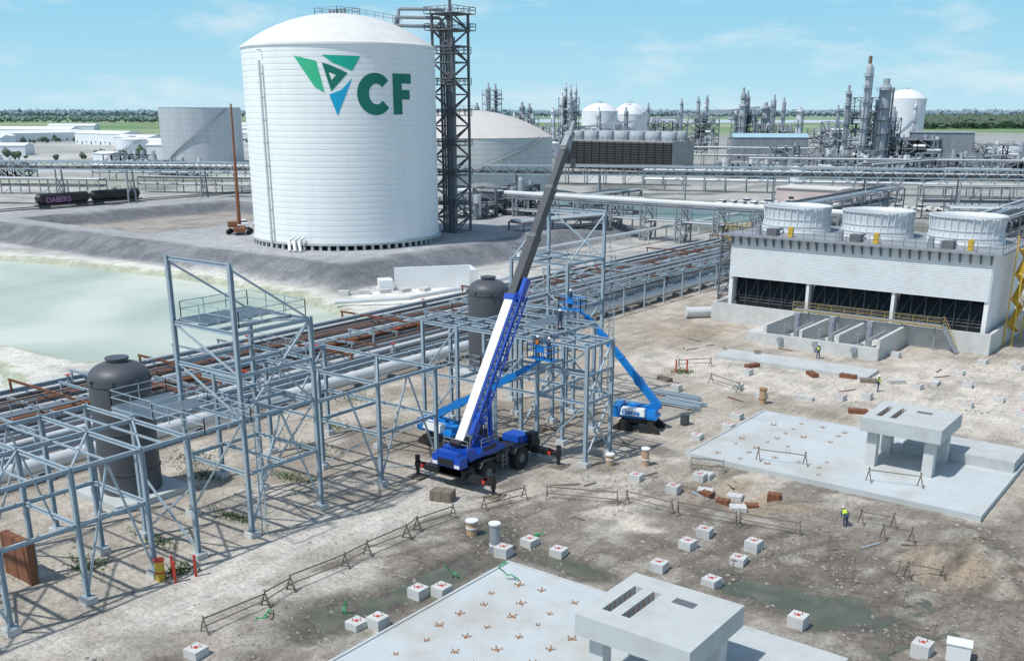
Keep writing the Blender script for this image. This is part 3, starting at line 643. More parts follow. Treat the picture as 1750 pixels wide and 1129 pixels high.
bm_=gridbeams(xd,[66.3,70.1],[5.4,10.0])+gridbeams([xd[1],xd[2]],[70.1,75],[5.4,10.0])+gridbeams([-52.0,-47.5],[70.1,75],[5.4,10])+[((xd[2],75,10),(xd[2],78.5,10)),((xd[2],75,5.4),(xd[2],78.5,5.4))]
bm_+=[((x,66.3,10.0),(x,70.1,10.0)) for x in (-58.2,-54.1,-49.8,-45)]+[((x,66.3,7.7),(x,70.1,7.7)) for x in (-42.6,-47.5)]+[((-47.5,66.3,7.7),(-42.6,66.3,7.7)),((-56.2,72.5,10),(-47.5,72.5,10)),((-60.2,68.2,10),(-42.6,68.2,10)),((-56.2,72.5,5.4),(-52,72.5,5.4))]
br=[((-42.6,66.3,.5),(-42.6,70.1,5.3)),((-42.6,70.1,.5),(-42.6,66.3,5.3)),((-47.5,66.3,.5),(-42.6,66.3,5.3)),((-60.2,66.3,.5),(-56.2,66.3,5.3)),((-56.2,66.3,.5),(-60.2,66.3,5.3)),((-52.,66.3,5.4),(-47.5,66.3,10)),((-47.5,66.3,5.4),(-42.6,66.3,10)),((-60.2,66.3,5.4),(-56.2,66.3,10)),((-56.2,70.1,.5),(-56.2,75,10)),((-52.,70.1,.5),(-52.,75,5.3)),((-42.6,66.3,10),(-47.5,70.1,10)),((-42.6,66.3,5.4),(-42.6,70.1,10)),((-56.2,66.3,10),(-52,70.1,10))]
steelmod((-42.6,66.3,0),'large two level grey-blue steel frame under erection',cols,bm_,br,
  plats=[(-51.8,-49.8,70.4,74.8,10.22)],
  rails=[[(-47.3,70.2,10.2),(-42.6,70.2,10.2)],loop(-60,-56.4,66.6,69.8,5.6)],
  ladders=[(-51.8,65.9,.2,10.2)])
cols=[(x,85,18.8) for x in xb]+[(x,78.7,14.4) for x in xb]
bm_=gridbeams(xb,[78.7,85],[6.0,10.0,14.2])+[((-59.6,85,18.6),(-53,85,18.6)),((-57.2,78.7,14.2),(-57.2,85,14.2)),((-59.6,82,14.2),(-53,82,14.2))]
br=[((-53,85,18.4),(-53,78.7,14.2)),((-59.6,85,18.4),(-59.6,78.7,14.2)),((-53,85,.5),(-53,78.7,6)),((-53,78.7,6),(-53,85,10)),((-53,85,10),(-53,78.7,14.2)),((-59.6,78.7,10),(-53,78.7,14.2)),((-53,85,14.2),(-59.6,85,18.6)),((-59.6,85,.5),(-53,85,6)),((-53,78.7,10),(-59.6,85,10)),((-59.6,85,10),(-53,85,14.2))]
steelmod((-53,85,0),'tall grey-blue steel tower with portal frame beside dark vessel',cols,bm_,br,rails=[[(-59.4,79,10.3),(-59.4,84.8,10.3)],[(-59.6,78.7,14.4),(-53,78.7,14.4)]],ladders=[(-52.5,86,.2,14.4)])
# vessels
def vessel(x,y,label,up=0.):
    t=thing('process_vessel',(x,y,0),label,'vessel','dark grey vertical vessels'); r=2.2
    pr=[(r*.98,.5+up),(r,.8+up),(r,9.3+up)]
    for i in range(1,10): a=R(90*i/9); pr.append((max(r*math.cos(a),.3),9.3+up+1.2*math.sin(a)))
    sm_angle(part(t,'shell',M().lathe(x,y,pr,48),VESS),50)
    part(t,'top_manway',M().lathe(x,y,[(.75,10.3+up),(.75,10.62+up),(.85,10.62+up),(.85,10.74+up)],20),VESS)
    for zz in (2.2,5.3,8.9): part(t,'stiffening_ring',M().lathe(x,y,[(r,zz+up),(r+.06,zz+up),(r+.06,zz+.12+up),(r,zz+.12+up)],48,cap=False),VESS)
    for i in range(8): a=R(45*i); part(t,'lifting_lug',M().rbox(x+math.cos(a)*(r+.08),y+math.sin(a)*(r+.08),9.15+up,9.35+up,.22,.2,a),VESS)
    part(t,'concrete_plinth',M().rbox(x,y,-.2,.5+up,6.2,6.2),CONC)
vessel(-67.0,40.3,'dark grey domed vertical vessel on concrete plinth'); vessel(-67.5,85,'dark grey domed vertical vessel behind steel frames',.3)
# ------------------------------------------------------------------ pipe rack on sleepers
t=thing('pipe_rack',(-87,30,0),'long low steel pipe rack on concrete sleepers','pipe rack')
y=8.; 
bent=M().box(-98,-74.6,-.3,.3,-.1,.35); bent.bar((-97.5,0,.35),(-97.5,0,1.25),.25).bar((-86,0,.35),(-86,0,1.25),.25).bar((-77.8,0,.35),(-77.8,0,1.25),.25).bar((-98,0,1.3),(-77.4,0,1.3),.28,.25)
bm0=None
while y<203:
    o=bpy.data.objects.new('support_sleeper',mesh('support_sleeper',bent,STEEL2,(-87,0,0)) if bm0 is None else bm0); bm0=o.data
    o.parent=t; o.location=(0,y-30,0); link(o); y+=5.
part(t,'edge_beam',M().ibeam((-77.6,8,1.6),(-77.6,203,1.6),.3,.4),STEEL); part(t,'edge_beam',M().ibeam((-97.8,8,1.6),(-97.8,203,1.6),.3,.4),STEEL)
rq=random.Random(9); y=14.
k=0
while y<200 and k<60:
    xa_=rq.choice([-97.5,-92,-88]); xb_=rq.choice([-84,-78,-79.5]); zt=rq.uniform(2.3,3.0)
    part(t,'cross_frame',M().bar((xa_,y,1.3),(xa_,y,zt),.18).bar((xb_,y,1.3),(xb_,y,zt),.18).ibeam((xa_-.3,y,zt),(xb_+.3,y,zt),.18,.22),(STEEL,STEEL2,RUST,STEEL)[k%4]); y+=rq.uniform(2.2,4.6); k+=1
def pipeline(x,z,r,mt,label,y0=6,y1=204,n=10):
    m=M().tube((x,y0,z),(x,y1,z),r,n=n); 
    yy=y0+6
    while yy<y1: m.tube((x,yy,z),(x,yy+.25,z),r*1.07,n=n); yy+=12
    sm_angle(solo('pipeline',m,mt,label,'pipe',(x,y0,z),'pipelines on the long rack'))
pipeline(-75.6,1.25,.62,PIPEW,'large white pipeline running beside the low rack',n=16)
rng=random.Random(3); x=-79.
kinds=[(PIPEG,'grey jacketed'),(PIPED,'dark steel'),(PIPEW,'pale jacketed'),(PIPED,'black'),(RUST,'rust brown'),(PIPEG,'grey'),(PIPED,'dark')]
i=0
while x>-97:
    r=rng.choice([.08,.12,.16,.22,.32]); mt,w=kinds[i%7]; pipeline(x,1.45+r,r,mt,w+' pipeline lying on the low rack'); x-=r+rng.uniform(.36,.75); i+=1
for x,z,r,mt,y0,y1 in ((-90,2.75,.09,RUST,30,95),(-85,2.85,.12,PIPEG,20,150),(-81,2.7,.08,RUST,50,120),(-94,2.8,.14,PIPEW,60,190),(-87.5,2.9,.07,PIPED,10,80)): pipeline(x,z,r,mt,'thin upper pipeline above the low rack',y0,y1,6)
for k in range(26):
    y=20+k*6.7+rq.uniform(-2,2); x=rq.uniform(-96,-79); t2=thing('valve_assembly',(x,y,1.7),'small handwheel valve assembly on the pipe rack','valve','valves along the rack'); part(t2,'valve_body',M().tube((x,y,1.5),(x,y,2.6),.1).tube((x,y-.3,1.8),(x,y+.3,1.8),.26,n=10),rq.choice([STEEL2,RUST,PIPED])); part(t2,'handwheel',M().tube((x,y,2.6),(x,y,2.66),.28,n=10),rq.choice([RED,STEEL2]))
t=thing('cable_tray_frame',(-79,95,0),'light grey frames carrying trays along pipe rack','pipe support')
for k in range(19):
    y=95+k*5.9; part(t,'portal',M().ibeam((-74,y,0),(-74,y,4.4),.2,.2).ibeam((-80,y,0),(-80,y,4.4),.2,.2).ibeam((-80.2,y,4.3),(-73.8,y,4.3),.2,.25),STEEL)
for x in (-74,-80): part(t,'runner_beam',M().ibeam((x,94,4.1),(x,202,4.1),.18,.25),STEEL)
for x in (-79,-76.8): part(t,'tray',M().box(x,x+1.2,94,202,4.46,4.5).box(x,x+.05,94,202,4.5,4.65).box(x+1.15,x+1.2,94,202,4.5,4.65),STEEL2)
for k in range(8): y=50+k*4.1; solo('red_steel_beam',M().ibeam((-86+rq.uniform(0,3),y,3.12),(-80+rq.uniform(0,2),y+rq.uniform(-.5,.8),3.12),.14,.18),RUST if k%3 else RED,'red brown steel beam lying across the rack','steel beam',(-82,y,3),'red beams on the rack')
# ------------------------------------------------------------------ crane
CX,CYb=-48.2,60.4
t=thing('mobile_crane',(CX,CYb,0),'blue and white rough terrain crane with raised boom','crane')
m=M().rbox(CX,60.6,1.15,1.75,2.2,9.6).rbox(CX,56.4,1.1,1.7,2.9,1.2).rbox(CX,65.1,1.1,1.8,2.9,1.2)
m.rbox(CX,60.6,1.76,2.0,3.0,1.9).rbox(CX+1.1,65.0,1.82,2.5,.7,.9)
part(t,'carrier',m,BLACK)
for yy in (58.5,62.9):
    for sg in (-1,1): part(t,'mudguard',M().rbox(CX+sg*1.35,yy,1.9,1.98,.85,1.5).bar((CX+sg*1.35,yy-.75,1.94),(CX+sg*1.35,yy-1.1,1.5),.85,.07).bar((CX+sg*1.35,yy+.75,1.94),(CX+sg*1.35,yy+1.1,1.5),.85,.07),BLACK)
part(t,'engine_deck',M().rbox(CX,64.4,1.82,2.35,2.0,1.6,tw=.92,td=.9),BLUE)
part(t,'deck_step',M().ladder(CX+1.55,60.7,.7,1.95,ax='y',w=.5,t=.05),STEEL2)
for wx in (CX-1.35,CX+1.35):
    for wy in (58.5,62.9):
        w=part(t,'wheel',M().tube((wx-.2,wy,.9),(wx+.2,wy,.9),.3,n=12),STEEL2)
        m=M().tube((wx-.34,wy,.9),(wx+.34,wy,.9),.9,n=28)
        for i in range(20): a=2*math.pi*i/20; m.bar((wx-.34,wy+math.cos(a)*.9,.9+math.sin(a)*.9),(wx+.34,wy+math.cos(a+.12)*.9,.9+math.sin(a+.12)*.9),.1,.07)
        part(w,'tyre',m,RUB,root=t); sg=1 if wx>CX else -1
        part(w,'rim',M().tube((wx+sg*.3,wy,.9),(wx+sg*.37,wy,.9),.42,.35,n=20),DSTEEL,root=t)
for yy in (56.3,65.0):
    part(t,'outrigger_beam',M().box(CX-3.95,CX+3.95,yy-.25,yy+.25,.95,1.3).box(CX-2.9,CX+2.9,yy-.3,yy+.3,.88,1.37),BLACK)
    for q in (-3.3,2.95,-.2): part(t,'outrigger_marking',M().box(CX+q,CX+q+.3,yy-.31,yy+.31,1.0,1.3),RED)
    for xx in (CX-3.85,CX+3.85):
        j=part(t,'outrigger_jack',M().tube((xx,yy,.12),(xx,yy,1.75),.14,n=12).tube((xx,yy,.7),(xx,yy,1.85),.2,n=12),BLACK)
        part(j,'float_pad',M().tube((xx,yy,.1),(xx,yy,.2),.45,n=16).rbox(xx,yy,-.02,.1,1.3,1.3),WOOD,root=t)
part(t,'slewing_ring',M().tube((CX,60.2,1.9),(CX,60.2,2.2),1.2,n=28),DSTEEL)
m=M().rbox(CX,58.9,2.2,2.5,2.5,4.6)
m.prism([(CX-1.25,56.4),(CX+1.25,56.4),(CX+1.3,57.4),(CX-1.3,57.4)],2.51,3.15); m.rbox(CX+1.0,59.2,2.51,3.0,.55,2.4,td=.92); m.rbox(CX-.60,58.6,2.51,3.75,.14,3.0,td=.35); m.rbox(CX+.60,58.6,2.51,3.75,.14,3.0,td=.35)
part(t,'superstructure',m,BLUE)
part(t,'counterweight',M().rbox(CX,55.75,1.95,2.8,2.8,.9,td=.92).rbox(CX,55.72,2.82,3.1,2.2,.55,tw=.95),BLUE)
part(t,'engine_grille',M().rbox(CX,55.27,2.05,2.6,1.5,.04),BLACK)
part(t,'side_grille',M().rbox(CX+1.29,59.2,2.6,2.9,.04,1.6),BLACK)
part(t,'deck_handrail',M().rail([(CX+1.2,56.5,3.15),(CX-1.2,56.5,3.15)],.7,.04,.8).rail([(CX+1.25,58.1,3.0),(CX+1.25,60.2,3.0)],.6,.04,1),STEEL2)
part(t,'exhaust_stack',M().tube((CX+.95,57.1,3.1),(CX+.95,57.1,3.9),.09,n=10),DSTEEL)
for q in (-1.1,1.1): part(t,'warning_stripe',M().rbox(CX+q,55.285,2.0,2.25,.5,.03),WHITE)
part(t,'hydraulic_hose',M().path([(CX+.75,58,3.2),(CX+.8,58.8,3.9),(CX+.7,59.5,3.4),(CX+.7,60.5,2.6)],.05,6),BLACK)
m=M().tube((CX-.5,57.3,3.6),(CX+.5,57.3,3.6),.34,n=16).tube((CX-.5,56.6,3.5),(CX+.5,56.6,3.5),.28,n=16); part(t,'hoist_winch',m,BLACK)
m=M(); cx_=CX-1.4; m.prism([(cx_-.45,59.4),(cx_+.45,59.4),(cx_+.45,61.4),(cx_-.45,61.4)],2.3,2.75); 
for a,b_ in ((-.42,59.43),(.42,59.43),(.42,61.35),(-.42,61.1)): m.bar((cx_+a,b_,2.75),(cx_+a*.95,b_,3.95),.07)
m.rbox(cx_,60.35,3.95,4.05,.95,2.0); c=part(t,'operator_cab',m,BLUE); part(c,'cab_window',M().rbox(cx_,60.3,2.76,3.94,.82,1.75,td=.95),GLASS,root=t)
F=Vector((CX,57.3,3.3)); T=Vector((CX-.1,71.8,26.2)); d=(T-F); 
def bp_(s_): return F+d*s_
part(t,'boom_base_section',M().bar(bp_(0),bp_(.46),.80,1.1,.80,1.0),WHITE)
for a,b_,w,h in ((.44,.66,.72,.86),(.64,.82,.62,.75),(.80,.95,.52,.64)):
    part(t,'boom_fly_section',M().bar(bp_(a),bp_(b_),w,h),BOOMG); part(t,'boom_collar',M().bar(bp_(b_-.012),bp_(b_),w+.08,h+.08),DSTEEL)
part(t,'boom_collar',M().bar(bp_(.445),bp_(.462),.98,1.15),BLUE)
part(t,'boom_head',M().bar(bp_(.95),bp_(1.0),.55,.8,.45,.55).tube(bp_(.99)+Vector((-.35,0,.1)),bp_(.99)+Vector((.35,0,.1)),.3,n=14).bar(bp_(1.0),bp_(1.0)+Vector((0,.5,.9)),.25,.25),STEEL2)
p,q,aa,bb=M().basis(F,T)
m=M(); o1=aa*.72; 
ch=[o1-bb*.42+aa*-.2,o1+bb*.42+aa*-.2,o1+bb*.42+aa*.3,o1-bb*.42+aa*.3]
for c in ch: m.bar(bp_(.07)+c,bp_(.47)+c,.10)
for i in range(18):
    s0=.07+.4*i/18; s1=.07+.4*(i+1)/18
    for j in range(4):
        a,b_=(ch[j],ch[(j+1)%4]) if i%2 else (ch[(j+1)%4],ch[j]); m.bar(bp_(s0)+a,bp_(s1)+b_,.06)
m.bar(bp_(.03)+o1,bp_(.10)+o1,.35,.7); m.bar(bp_(.45)+o1,bp_(.52)+o1,.35,.6)
part(t,'stowed_lattice_jib',m,BLUE)
part(t,'luffing_cylinder',M().tube((CX,60.9,2.3),bp_(.2)-bb*.5,.2,n=12),BLUE)
hk=T+Vector((0,.45,-.4))
for q in (-.08,.08): part(t,'hoist_rope',M().tube(hk+Vector((q,0,0)),hk+Vector((q,0,-1.6)),.03,n=4),BLACK)
m=M().rbox(hk.x,hk.y,hk.z-2.3,hk.z-1.6,.25,.4,tw=.8); m.path([hk+Vector((0,0,-2.3)),hk+Vector((0,0,-2.5)),hk+Vector((0,.15,-2.7)),hk+Vector((0,.0,-2.8)),hk+Vector((0,-.15,-2.7))],.05); part(t,'hook_block',m,DSTEEL)
# ------------------------------------------------------------------ boom lifts
def lift(x,y,head,P,plat,label,txt=True):
    t=thing('boom_lift',(x,y,0),label,'boom lift','blue articulated boom lifts'); c,s_=math.cos(head),math.sin(head)
    def L_(a,b_,z): return Vector((x+a*c-b_*s_,y+a*s_+b_*c,z))
    part(t,'chassis',M().rbox(x,y,.75,1.15,3.0,1.6,head),BLACK)
    for a in (-1.25,1.25):
        for b_ in (-1.05,1.05):
            m=M(); n=[L_(a-.85,b_,.0),L_(a+.85,b_,.0),L_(a+.95,b_,.3),L_(a+.1,b_,1.0),L_(a-.1,b_,1.0),L_(a-.95,b_,.3)]; o_=L_(0,.2,0)-L_(0,0,0)
            m.add([v-o_ for v in n]+[v+o_ for v in n],[tuple(range(6)),tuple(range(11,5,-1))]+[(i,(i+1)%6,6+(i+1)%6,6+i) for i in range(6)])
            part(t,'crawler_track',m,RUB)
    part(t,'turntable',M().rbox(x,y,1.2,1.5,3.6,1.7,head).rbox(*L_(1.2,0,0)[:2],1.51,2.0,.9,1.3,head,.8,.8),LBLUE)
    part(t,'engine_hood',M().rbox(*L_(-.4,-.75,0)[:2],1.51,2.15,2.3,.85,head,.92,.75),WHITE); part(t,'engine_hood',M().rbox(*L_(-.4,.75,0)[:2],1.51,2.15,2.3,.85,head,.92,.75),LBLUE)
    part(t,'counterweight',M().rbox(*L_(-2.0,0,0)[:2],1.25,2.25,.8,2.3,head,.9,.95),LBLUE)
    pts=[Vector(q) for q in P]
    part(t,'riser_linkage',M().bar(L_(-.9,0,1.4),pts[0],.5,.7).bar(L_(.6,0,1.5),pts[0]+Vector((0,0,.3)),.4,.45),LBLUE)
    for i,(a,b_) in enumerate(zip(pts,pts[1:])): 
        w=.66-.1*i; part(t,'boom_section',M().bar(a,b_,w*.8,w,w*.65,w*.8).bar(a.lerp(b_,.45),a.lerp(b_,.55),w*.9,w*1.1).tube(a+Vector((-.3,0,0)),a+Vector((.3,0,0)),.26,n=10),LBLUE)
    part(t,'lift_cylinder',M().tube(pts[0]+Vector((0,0,-.6)),pts[0].lerp(pts[1],.4)-Vector((0,0,.1)),.1,n=8),STEEL2)
    px,py,pz=plat; m=M().box(px-1.2,px+1.2,py-.45,py+.45,pz,pz+.08); m.rail(loop(px-1.2,px+1.2,py-.45,py+.45,pz+.08),1.1,.06,.8); m.box(px-.3,px+.3,py-.43,py-.25,pz+.7,pz+1.15)
    m.bar(pts[-1],(px,py+.4,pz+.1),.22); part(t,'work_platform',m,LBLUE)
    if txt: lettering('Genie',.7,L_(-1.4,-1.19,1.60),(R(90),0,head),LBLUE,t)
    return t
lift(-44.4,78.2,R(15),[(-42.9,78.9,2.3),(-46.6,78.2,6.4),(-50.3,77.9,9.9)],(-51.2,76.9,10.5),'blue tracked articulated boom lift with white hood')
lift(-55.6,63.7,R(-8),[(-57,63.9,2.4),(-51.2,64.0,5.6),(-46.9,64.3,8.2)],(-46.0,64.9,8.9),'blue tracked boom lift reaching under steel frame',False)
# ------------------------------------------------------------------ people
def person(x,y,z,head,pose,top,hat,label):
    t=thing('person',(x,y,z),label,'person'); c,s_=math.cos(head),math.sin(head)
    J={'pel':(0,0,.95),'wst':(0,0,1.12),'chs':(0,0,1.38),'nek':(0,.01,1.53),'hd':(0,.03,1.66),'top':(0,.02,1.76)}
    for g,sg in (('l',-1),('r',1)):
        J[g+'hip']=(sg*.1,0,.9);J[g+'kn']=(sg*.12,.03+.05*sg,.5);J[g+'an']=(sg*.13,.05*sg,.09);J[g+'to']=(sg*.14,.16+.05*sg,.04)
        J[g+'sh']=(sg*.19,0,1.43);J[g+'el']=(sg*.27,.05,1.15);J[g+'wr']=(sg*.26,.22,.98);J[g+'hn']=(sg*.25,.31,.95)
    if pose=='bend':
        for k,(a,b_,zz) in list(J.items()):
            if zz>1.05 or k[1:] in('sh','el','wr','hn'):
                dz=zz-.95; th=R(60); J[k]=(a,b_*math.cos(th)+dz*math.sin(th),.95-.12+dz*math.cos(th)-b_*math.sin(th)*.3)
            elif zz>.4: J[k]=(a,b_+.02,zz-.08)
    if pose=='reach':
        for g,sg in (('l',-1),('r',1)): J[g+'el']=(sg*.25,.25,1.4);J[g+'wr']=(sg*.2,.45,1.5);J[g+'hn']=(sg*.19,.54,1.53)
    E=[('pel','wst'),('wst','chs'),('chs','nek'),('nek','hd'),('hd','top')]
    for g in 'lr': E+=[('pel',g+'hip'),(g+'hip',g+'kn'),(g+'kn',g+'an'),(g+'an',g+'to'),('chs',g+'sh'),(g+'sh',g+'el'),(g+'el',g+'wr'),(g+'wr',g+'hn')]
    rad={'pel':.15,'wst':.14,'chs':.16,'nek':.06,'hd':.10,'top':.085,'hip':.1,'kn':.07,'an':.05,'to':.045,'sh':.075,'el':.05,'wr':.035,'hn':.045}
    K=list(J); me=bpy.data.meshes.new('body'); W=lambda p:(p[0]*c-p[1]*s_,p[0]*s_+p[1]*c,p[2])
    me.from_pydata([W(J[k]) for k in K],[(K.index(a),K.index(b_)) for a,b_ in E],[]); me.materials.append(DENIM); me.materials.append(SKIN)
    o=bpy.data.objects.new('body',me); o.parent=t; link(o); md=o.modifiers.new('s','SKIN'); o.modifiers.new('d','SUBSURF').levels=1
    for i,k in enumerate(K):
        q=rad.get(k) or rad[k[1:]]; me.skin_vertices[0].data[i].radius=(q,q)
    me.skin_vertices[0].data[0].use_root=True
    def bag(a,b_,r1,r2,nm,mt,n=12):
        m=M().tube(W(a),W(b_),r1,r2,n=n); oo=bpy.data.objects.new(nm,mesh(nm,m,mt)); oo.parent=t; link(oo); sm_angle(oo,60)
    bag(J['wst'],Vector(J['chs']).lerp(Vector(J['nek']),.35),.185,.19,'vest',top)
    bag(Vector(J['nek']).lerp(Vector(J['hd']),.5),J['hd'],.085,.105,'face',SKIN); bag(Vector(J['hd'])+Vector((0,.01,.03)),Vector(J['top'])+Vector((0,.01,.06)),.14,.07,'hard_hat',hat)
    return t
person(-21,66.8,hgt(-21,66.8),R(40),'bend',HIVIS,WHITE,'worker in yellow vest and white hard hat bending over')
person(-41.5,115,0,R(160),'stand',HIVIS,WHITE,'worker in yellow vest standing beside concrete pit')
person(-46.5,64.9,8.98,R(20),'reach',mat('orange_vest',(.7,.2,.03),.8,0,.1,5),WHITE,'worker in orange vest reaching from lift platform')
person(-45.4,64.9,8.98,R(-30),'stand',DENIM,WHITE,'worker in dark clothes standing on lift platform')
person(-51.4,76.9,10.58,R(60),'reach',DENIM,WHITE,'worker in dark clothes reaching from lift platform')
person(-47.9,70.1,10.16,R(200),'stand',DENIM,WHITE,'worker in dark clothes standing on steel beam')
person(-31,104.5,hgt(-31,104.5),R(90),'stand',HIVIS,WHITE,'worker in yellow vest standing on bare dirt')
# ------------------------------------------------------------------ loose site items
def crate(x,y,w,d_,h,a,mt,label,name='timber_crate'):
    z=hgt(x,y); t=thing(name,(x,y,z),label,name.replace('_',' ')); part(t,'box',M().rbox(x,y,z-.2,z+h,w,d_,a),mt)
    c,s_=math.cos(a),math.sin(a)
    for k in (-.4,0,.4): part(t,'batten',M().rbox(x+k*w*c,y+k*w*s_,z-.21,z+h+.03,.1,d_+.06,a),mt)
crate(-47.1,53.6,1.7,1.1,.8,.3,WOOD,'brown timber crate standing on the haul road')
for x,y,a in ((-30.2,66.4,.2),(-28.3,67.4,.5),(-31.8,66.9,-.1),(-27.6,69.9,.3)): crate(x,y,1.0,.7,.4,a,RUST,'rusty formwork box at excavation edge','formwork_box')
for x,y,a in ((-32.6,68.3,.3),(-30.5,69.2,.2),(-33.8,70.6,0),(-28.6,65.6,.6)): crate(x,y,1.2,.9,.3,a,CONCW,'small cast concrete block in excavation','concrete_block')
crate(-59.5,27.5,3.2,.5,2.8,0,RUST,'upright rust red steel container under frame','steel_container')
def bundle(x,y,n,L):
    t=thing('steel_bundle',(x,y,0),'bundle of grey-blue steel members lying on dirt','steel bundle','steel bundles')
    for k in range(n): part(t,'member',M().ibeam((x-L/2+random.uniform(-.3,.3),y+k*.45,.25),(x+L/2+random.uniform(-.3,.3),y+k*.45+random.uniform(-.1,.1),.25),.2,.25),STEEL)
    for q in (-.3,.3): part(t,'dunnage',M().box(x+q*L-.1,x+q*L+.1,y-.3,y+n*.45,-.02,.12),WOOD)
bundle(-45,86.6,5,4.5); bundle(-49.2,83.6,4,3.5); bundle(-46.8,89.5,3,5)
solo('portable_drum',M().lathe(-41.6,81.8,[(.42,0),(.42,.3),(.45,.32),(.42,.34),(.42,1.0),(.45,1.02),(.4,1.05)],18),LOUV,'dark drum standing near the lift','drum',(-41.6,81.8,0))
for x,y in ((-38,44.4),(-37.4,52.2),(-39.9,36.6),(-43.3,32.7),(-34,45.6)):
    pts=[]; z=hgt(x,y) if y!=45.6 else .36; rg=random.Random(int(x*7))
    px=Vector((x,y,z))
    for i in range(12): pts.append(px.copy()); px+=Vector((rg.uniform(-.25,.25),rg.uniform(-.25,.25),rg.uniform(-.18,.25))); px.z=max(px.z,z+.03)
    solo('green_hose',M().path(pts,.04,5),GREEN,'tangled bright green hose lying in mud','hose',(x,y,z),'green hoses in the mud')
solo('pale_concrete_pad',M().rbox(-42.5,110.3,-.1,.35,18,4.2,.03),CONC,'low pale concrete pad near pump pit','concrete pad',(-42,110,0))
for k,(x,y) in enumerate([(-35.5,108.3),(-33,107.6),(-30.5,109),(-46,106.5),(-27,111),(-48,112.4),(-39,106.8),(-51,95),(-36,97),(-30,95.5)]):
    crate(x,y,1.8,.7,.4,.4*k,RUST if k%3==0 else (WOOD if k%2 else CONCW),'low stack of site forms on dirt','form_stack')
m=M().tube((-65.5,127.6,.9),(-62.6,131,.9),.65,n=18).tube((-65.6,127.5,.9),(-65.4,127.7,.9),.75,n=18); solo('blow_off_pipe',m,PIPEW,'short thick grey pipe beside concrete basin','pipe',(-64,129,.9))
solo('white_cabinet',M().rbox(-9.8,52.6,0,1.0,1.2,.8,.2).rbox(-9.8,52.6,1.0,1.06,1.3,.9,.2),WHITE,'small white cabinet standing in mud','cabinet',(-9.8,52.6,0))
for x,y in ((-14,56.8),(-15.5,60.5),(-11.5,54),(-17.5,58),(-20.5,62),(-24,54.8),(-13,51)):
    z=hgt(x,y); solo('survey_stake',M().bar((x,y,z-.2),(x+.12,y,z+1.2),.05).bar((x-.1,y,z+1.05),(x+.3,y+.1,z+1.05),.05),WOOD,'timber survey stake standing in mud','stake',(x,y,z),'timber survey stakes')
rg=random.Random(21)
for k in range(60):
    x=rg.uniform(-70,-12); y=rg.uniform(28,118)
    if (-38.5<x<-13 and (72<y<91 or y<49)) or (-53<x<-43 and 54<y<67): continue
    z=hgt(x,y); a=rg.uniform(0,3.14); l=rg.uniform(.8,2.6); mt=rg.choice([WOOD,WOOD,RUST,STEEL]); solo('loose_plank',M().bar((x-math.cos(a)*l/2,y-math.sin(a)*l/2,z+.06),(x+math.cos(a)*l/2,y+math.sin(a)*l/2,z+.07),.16,.06),mt,'loose weathered plank lying on the dirt','plank',(x,y,z),'loose planks')
rg=random.Random(11); m=M()
for i in range(15000):
    if i%3: x=rg.uniform(-44,-4); y=rg.uniform(28,74)
    else: x=rg.uniform(-75,-10); y=rg.uniform(20,128)
    if (-37.6<x<-13.2 and (73.2<y<90 or y<47.8)): continue
    if noise.noise(Vector((x/4,y/4,2)))<-.12: continue
    s_=rg.choice([.03,.04,.05,.07,.07,.14])*rg.uniform(.7,1.3); z=hgt(x,y)+s_*.1
    vs=[(x+dx*s_*rg.uniform(.6,1.3),y+dy*s_*rg.uniform(.6,1.3),z+dz_*s_*rg.uniform(.5,1)) for dx,dy,dz_ in ((1,0,0),(0,1,0),(-1,0,0),(0,-1,0),(0,0,1),(0,0,-1))]
    m.add(vs,[(0,1,4),(1,2,4),(2,3,4),(3,0,4),(1,0,5),(2,1,5),(3,2,5),(0,3,5)])
solo('rubble',m,ROCK,'scattered stones and clods over the bare site','rubble',(0,0,0),kind='stuff')
m=M()
spots=[(-60,50,2.5,.8),(-64,56,3,1),(-68,62,3,1),(-58,36,2,.6),(-62,28,2.5,.7),(-57,42,2,.5),(-73,70,2,2),(-51.4,99.7,.9,1.2),(-52.5,34,1,1),(-70,48,2,2),(-66,46,2,1),(-58,31,1.5,1),(-104,66,1.5,8),(-72,100,1.5,8)]
for sx,sy,rx,ry in spots:
    for i in range(260):
        x=rg.gauss(sx,rx*.6); y=rg.gauss(sy,ry*.6); z=hgt(x,y); a=rg.uniform(0,6.3); l=rg.uniform(.1,.3); 
        m.add([(x-.05*math.cos(a),y-.05*math.sin(a),z),(x+.05*math.cos(a),y+.05*math.sin(a),z),(x+.2*math.sin(a),y+.2*math.cos(a),z+l)],[(0,1,2)])
solo('weeds',m,WEED,'patchy green weeds growing under the steel frames','weeds',(0,0,0),kind='stuff')
# ------------------------------------------------------------------ mid distance
a0=math.atan2(9.2,7.3)
t=thing('white_basin_wall',(-111,125,0),'white rendered basin structure beside grey dike','basin')
part(t,'wall',M().rbox(-111,125,0,3.6,12.5,.4,a0).rbox(-113,129,0,2.6,12,6,a0).rbox(-116,119,0,1.8,2.2,3,a0),WHITE)
part(t,'handrail',M().rail([(-117,122,3.0),(-108,133,3.0)],1.1,.09),STEEL2)
for k in range(5): part(t,'step_block',M().rbox(-118+k*1.9,111.6+k*2.7,0,.7-.05*k,1.8,1.1,.5+k*.3),CONCW)
m=M(); m.path([(-104,112,1),(-103,124,1),(-104,140,1),(-112,150,3),(-112,245,3)],.32,10); 
y=150
while y<246: m.bar((-112,y,0),(-112,y,2.8),.22); y+=8
m.path([(-104,112,1),(-112,104,.6)],.32,10); solo('pipeline',m,PIPEW,'pale pipeline on short posts along the dike','pipe',(-112,200,3))
t=thing('pipe_bridge',(-120,203,0),'steel pipe bridge carrying large white pipeline','pipe bridge')
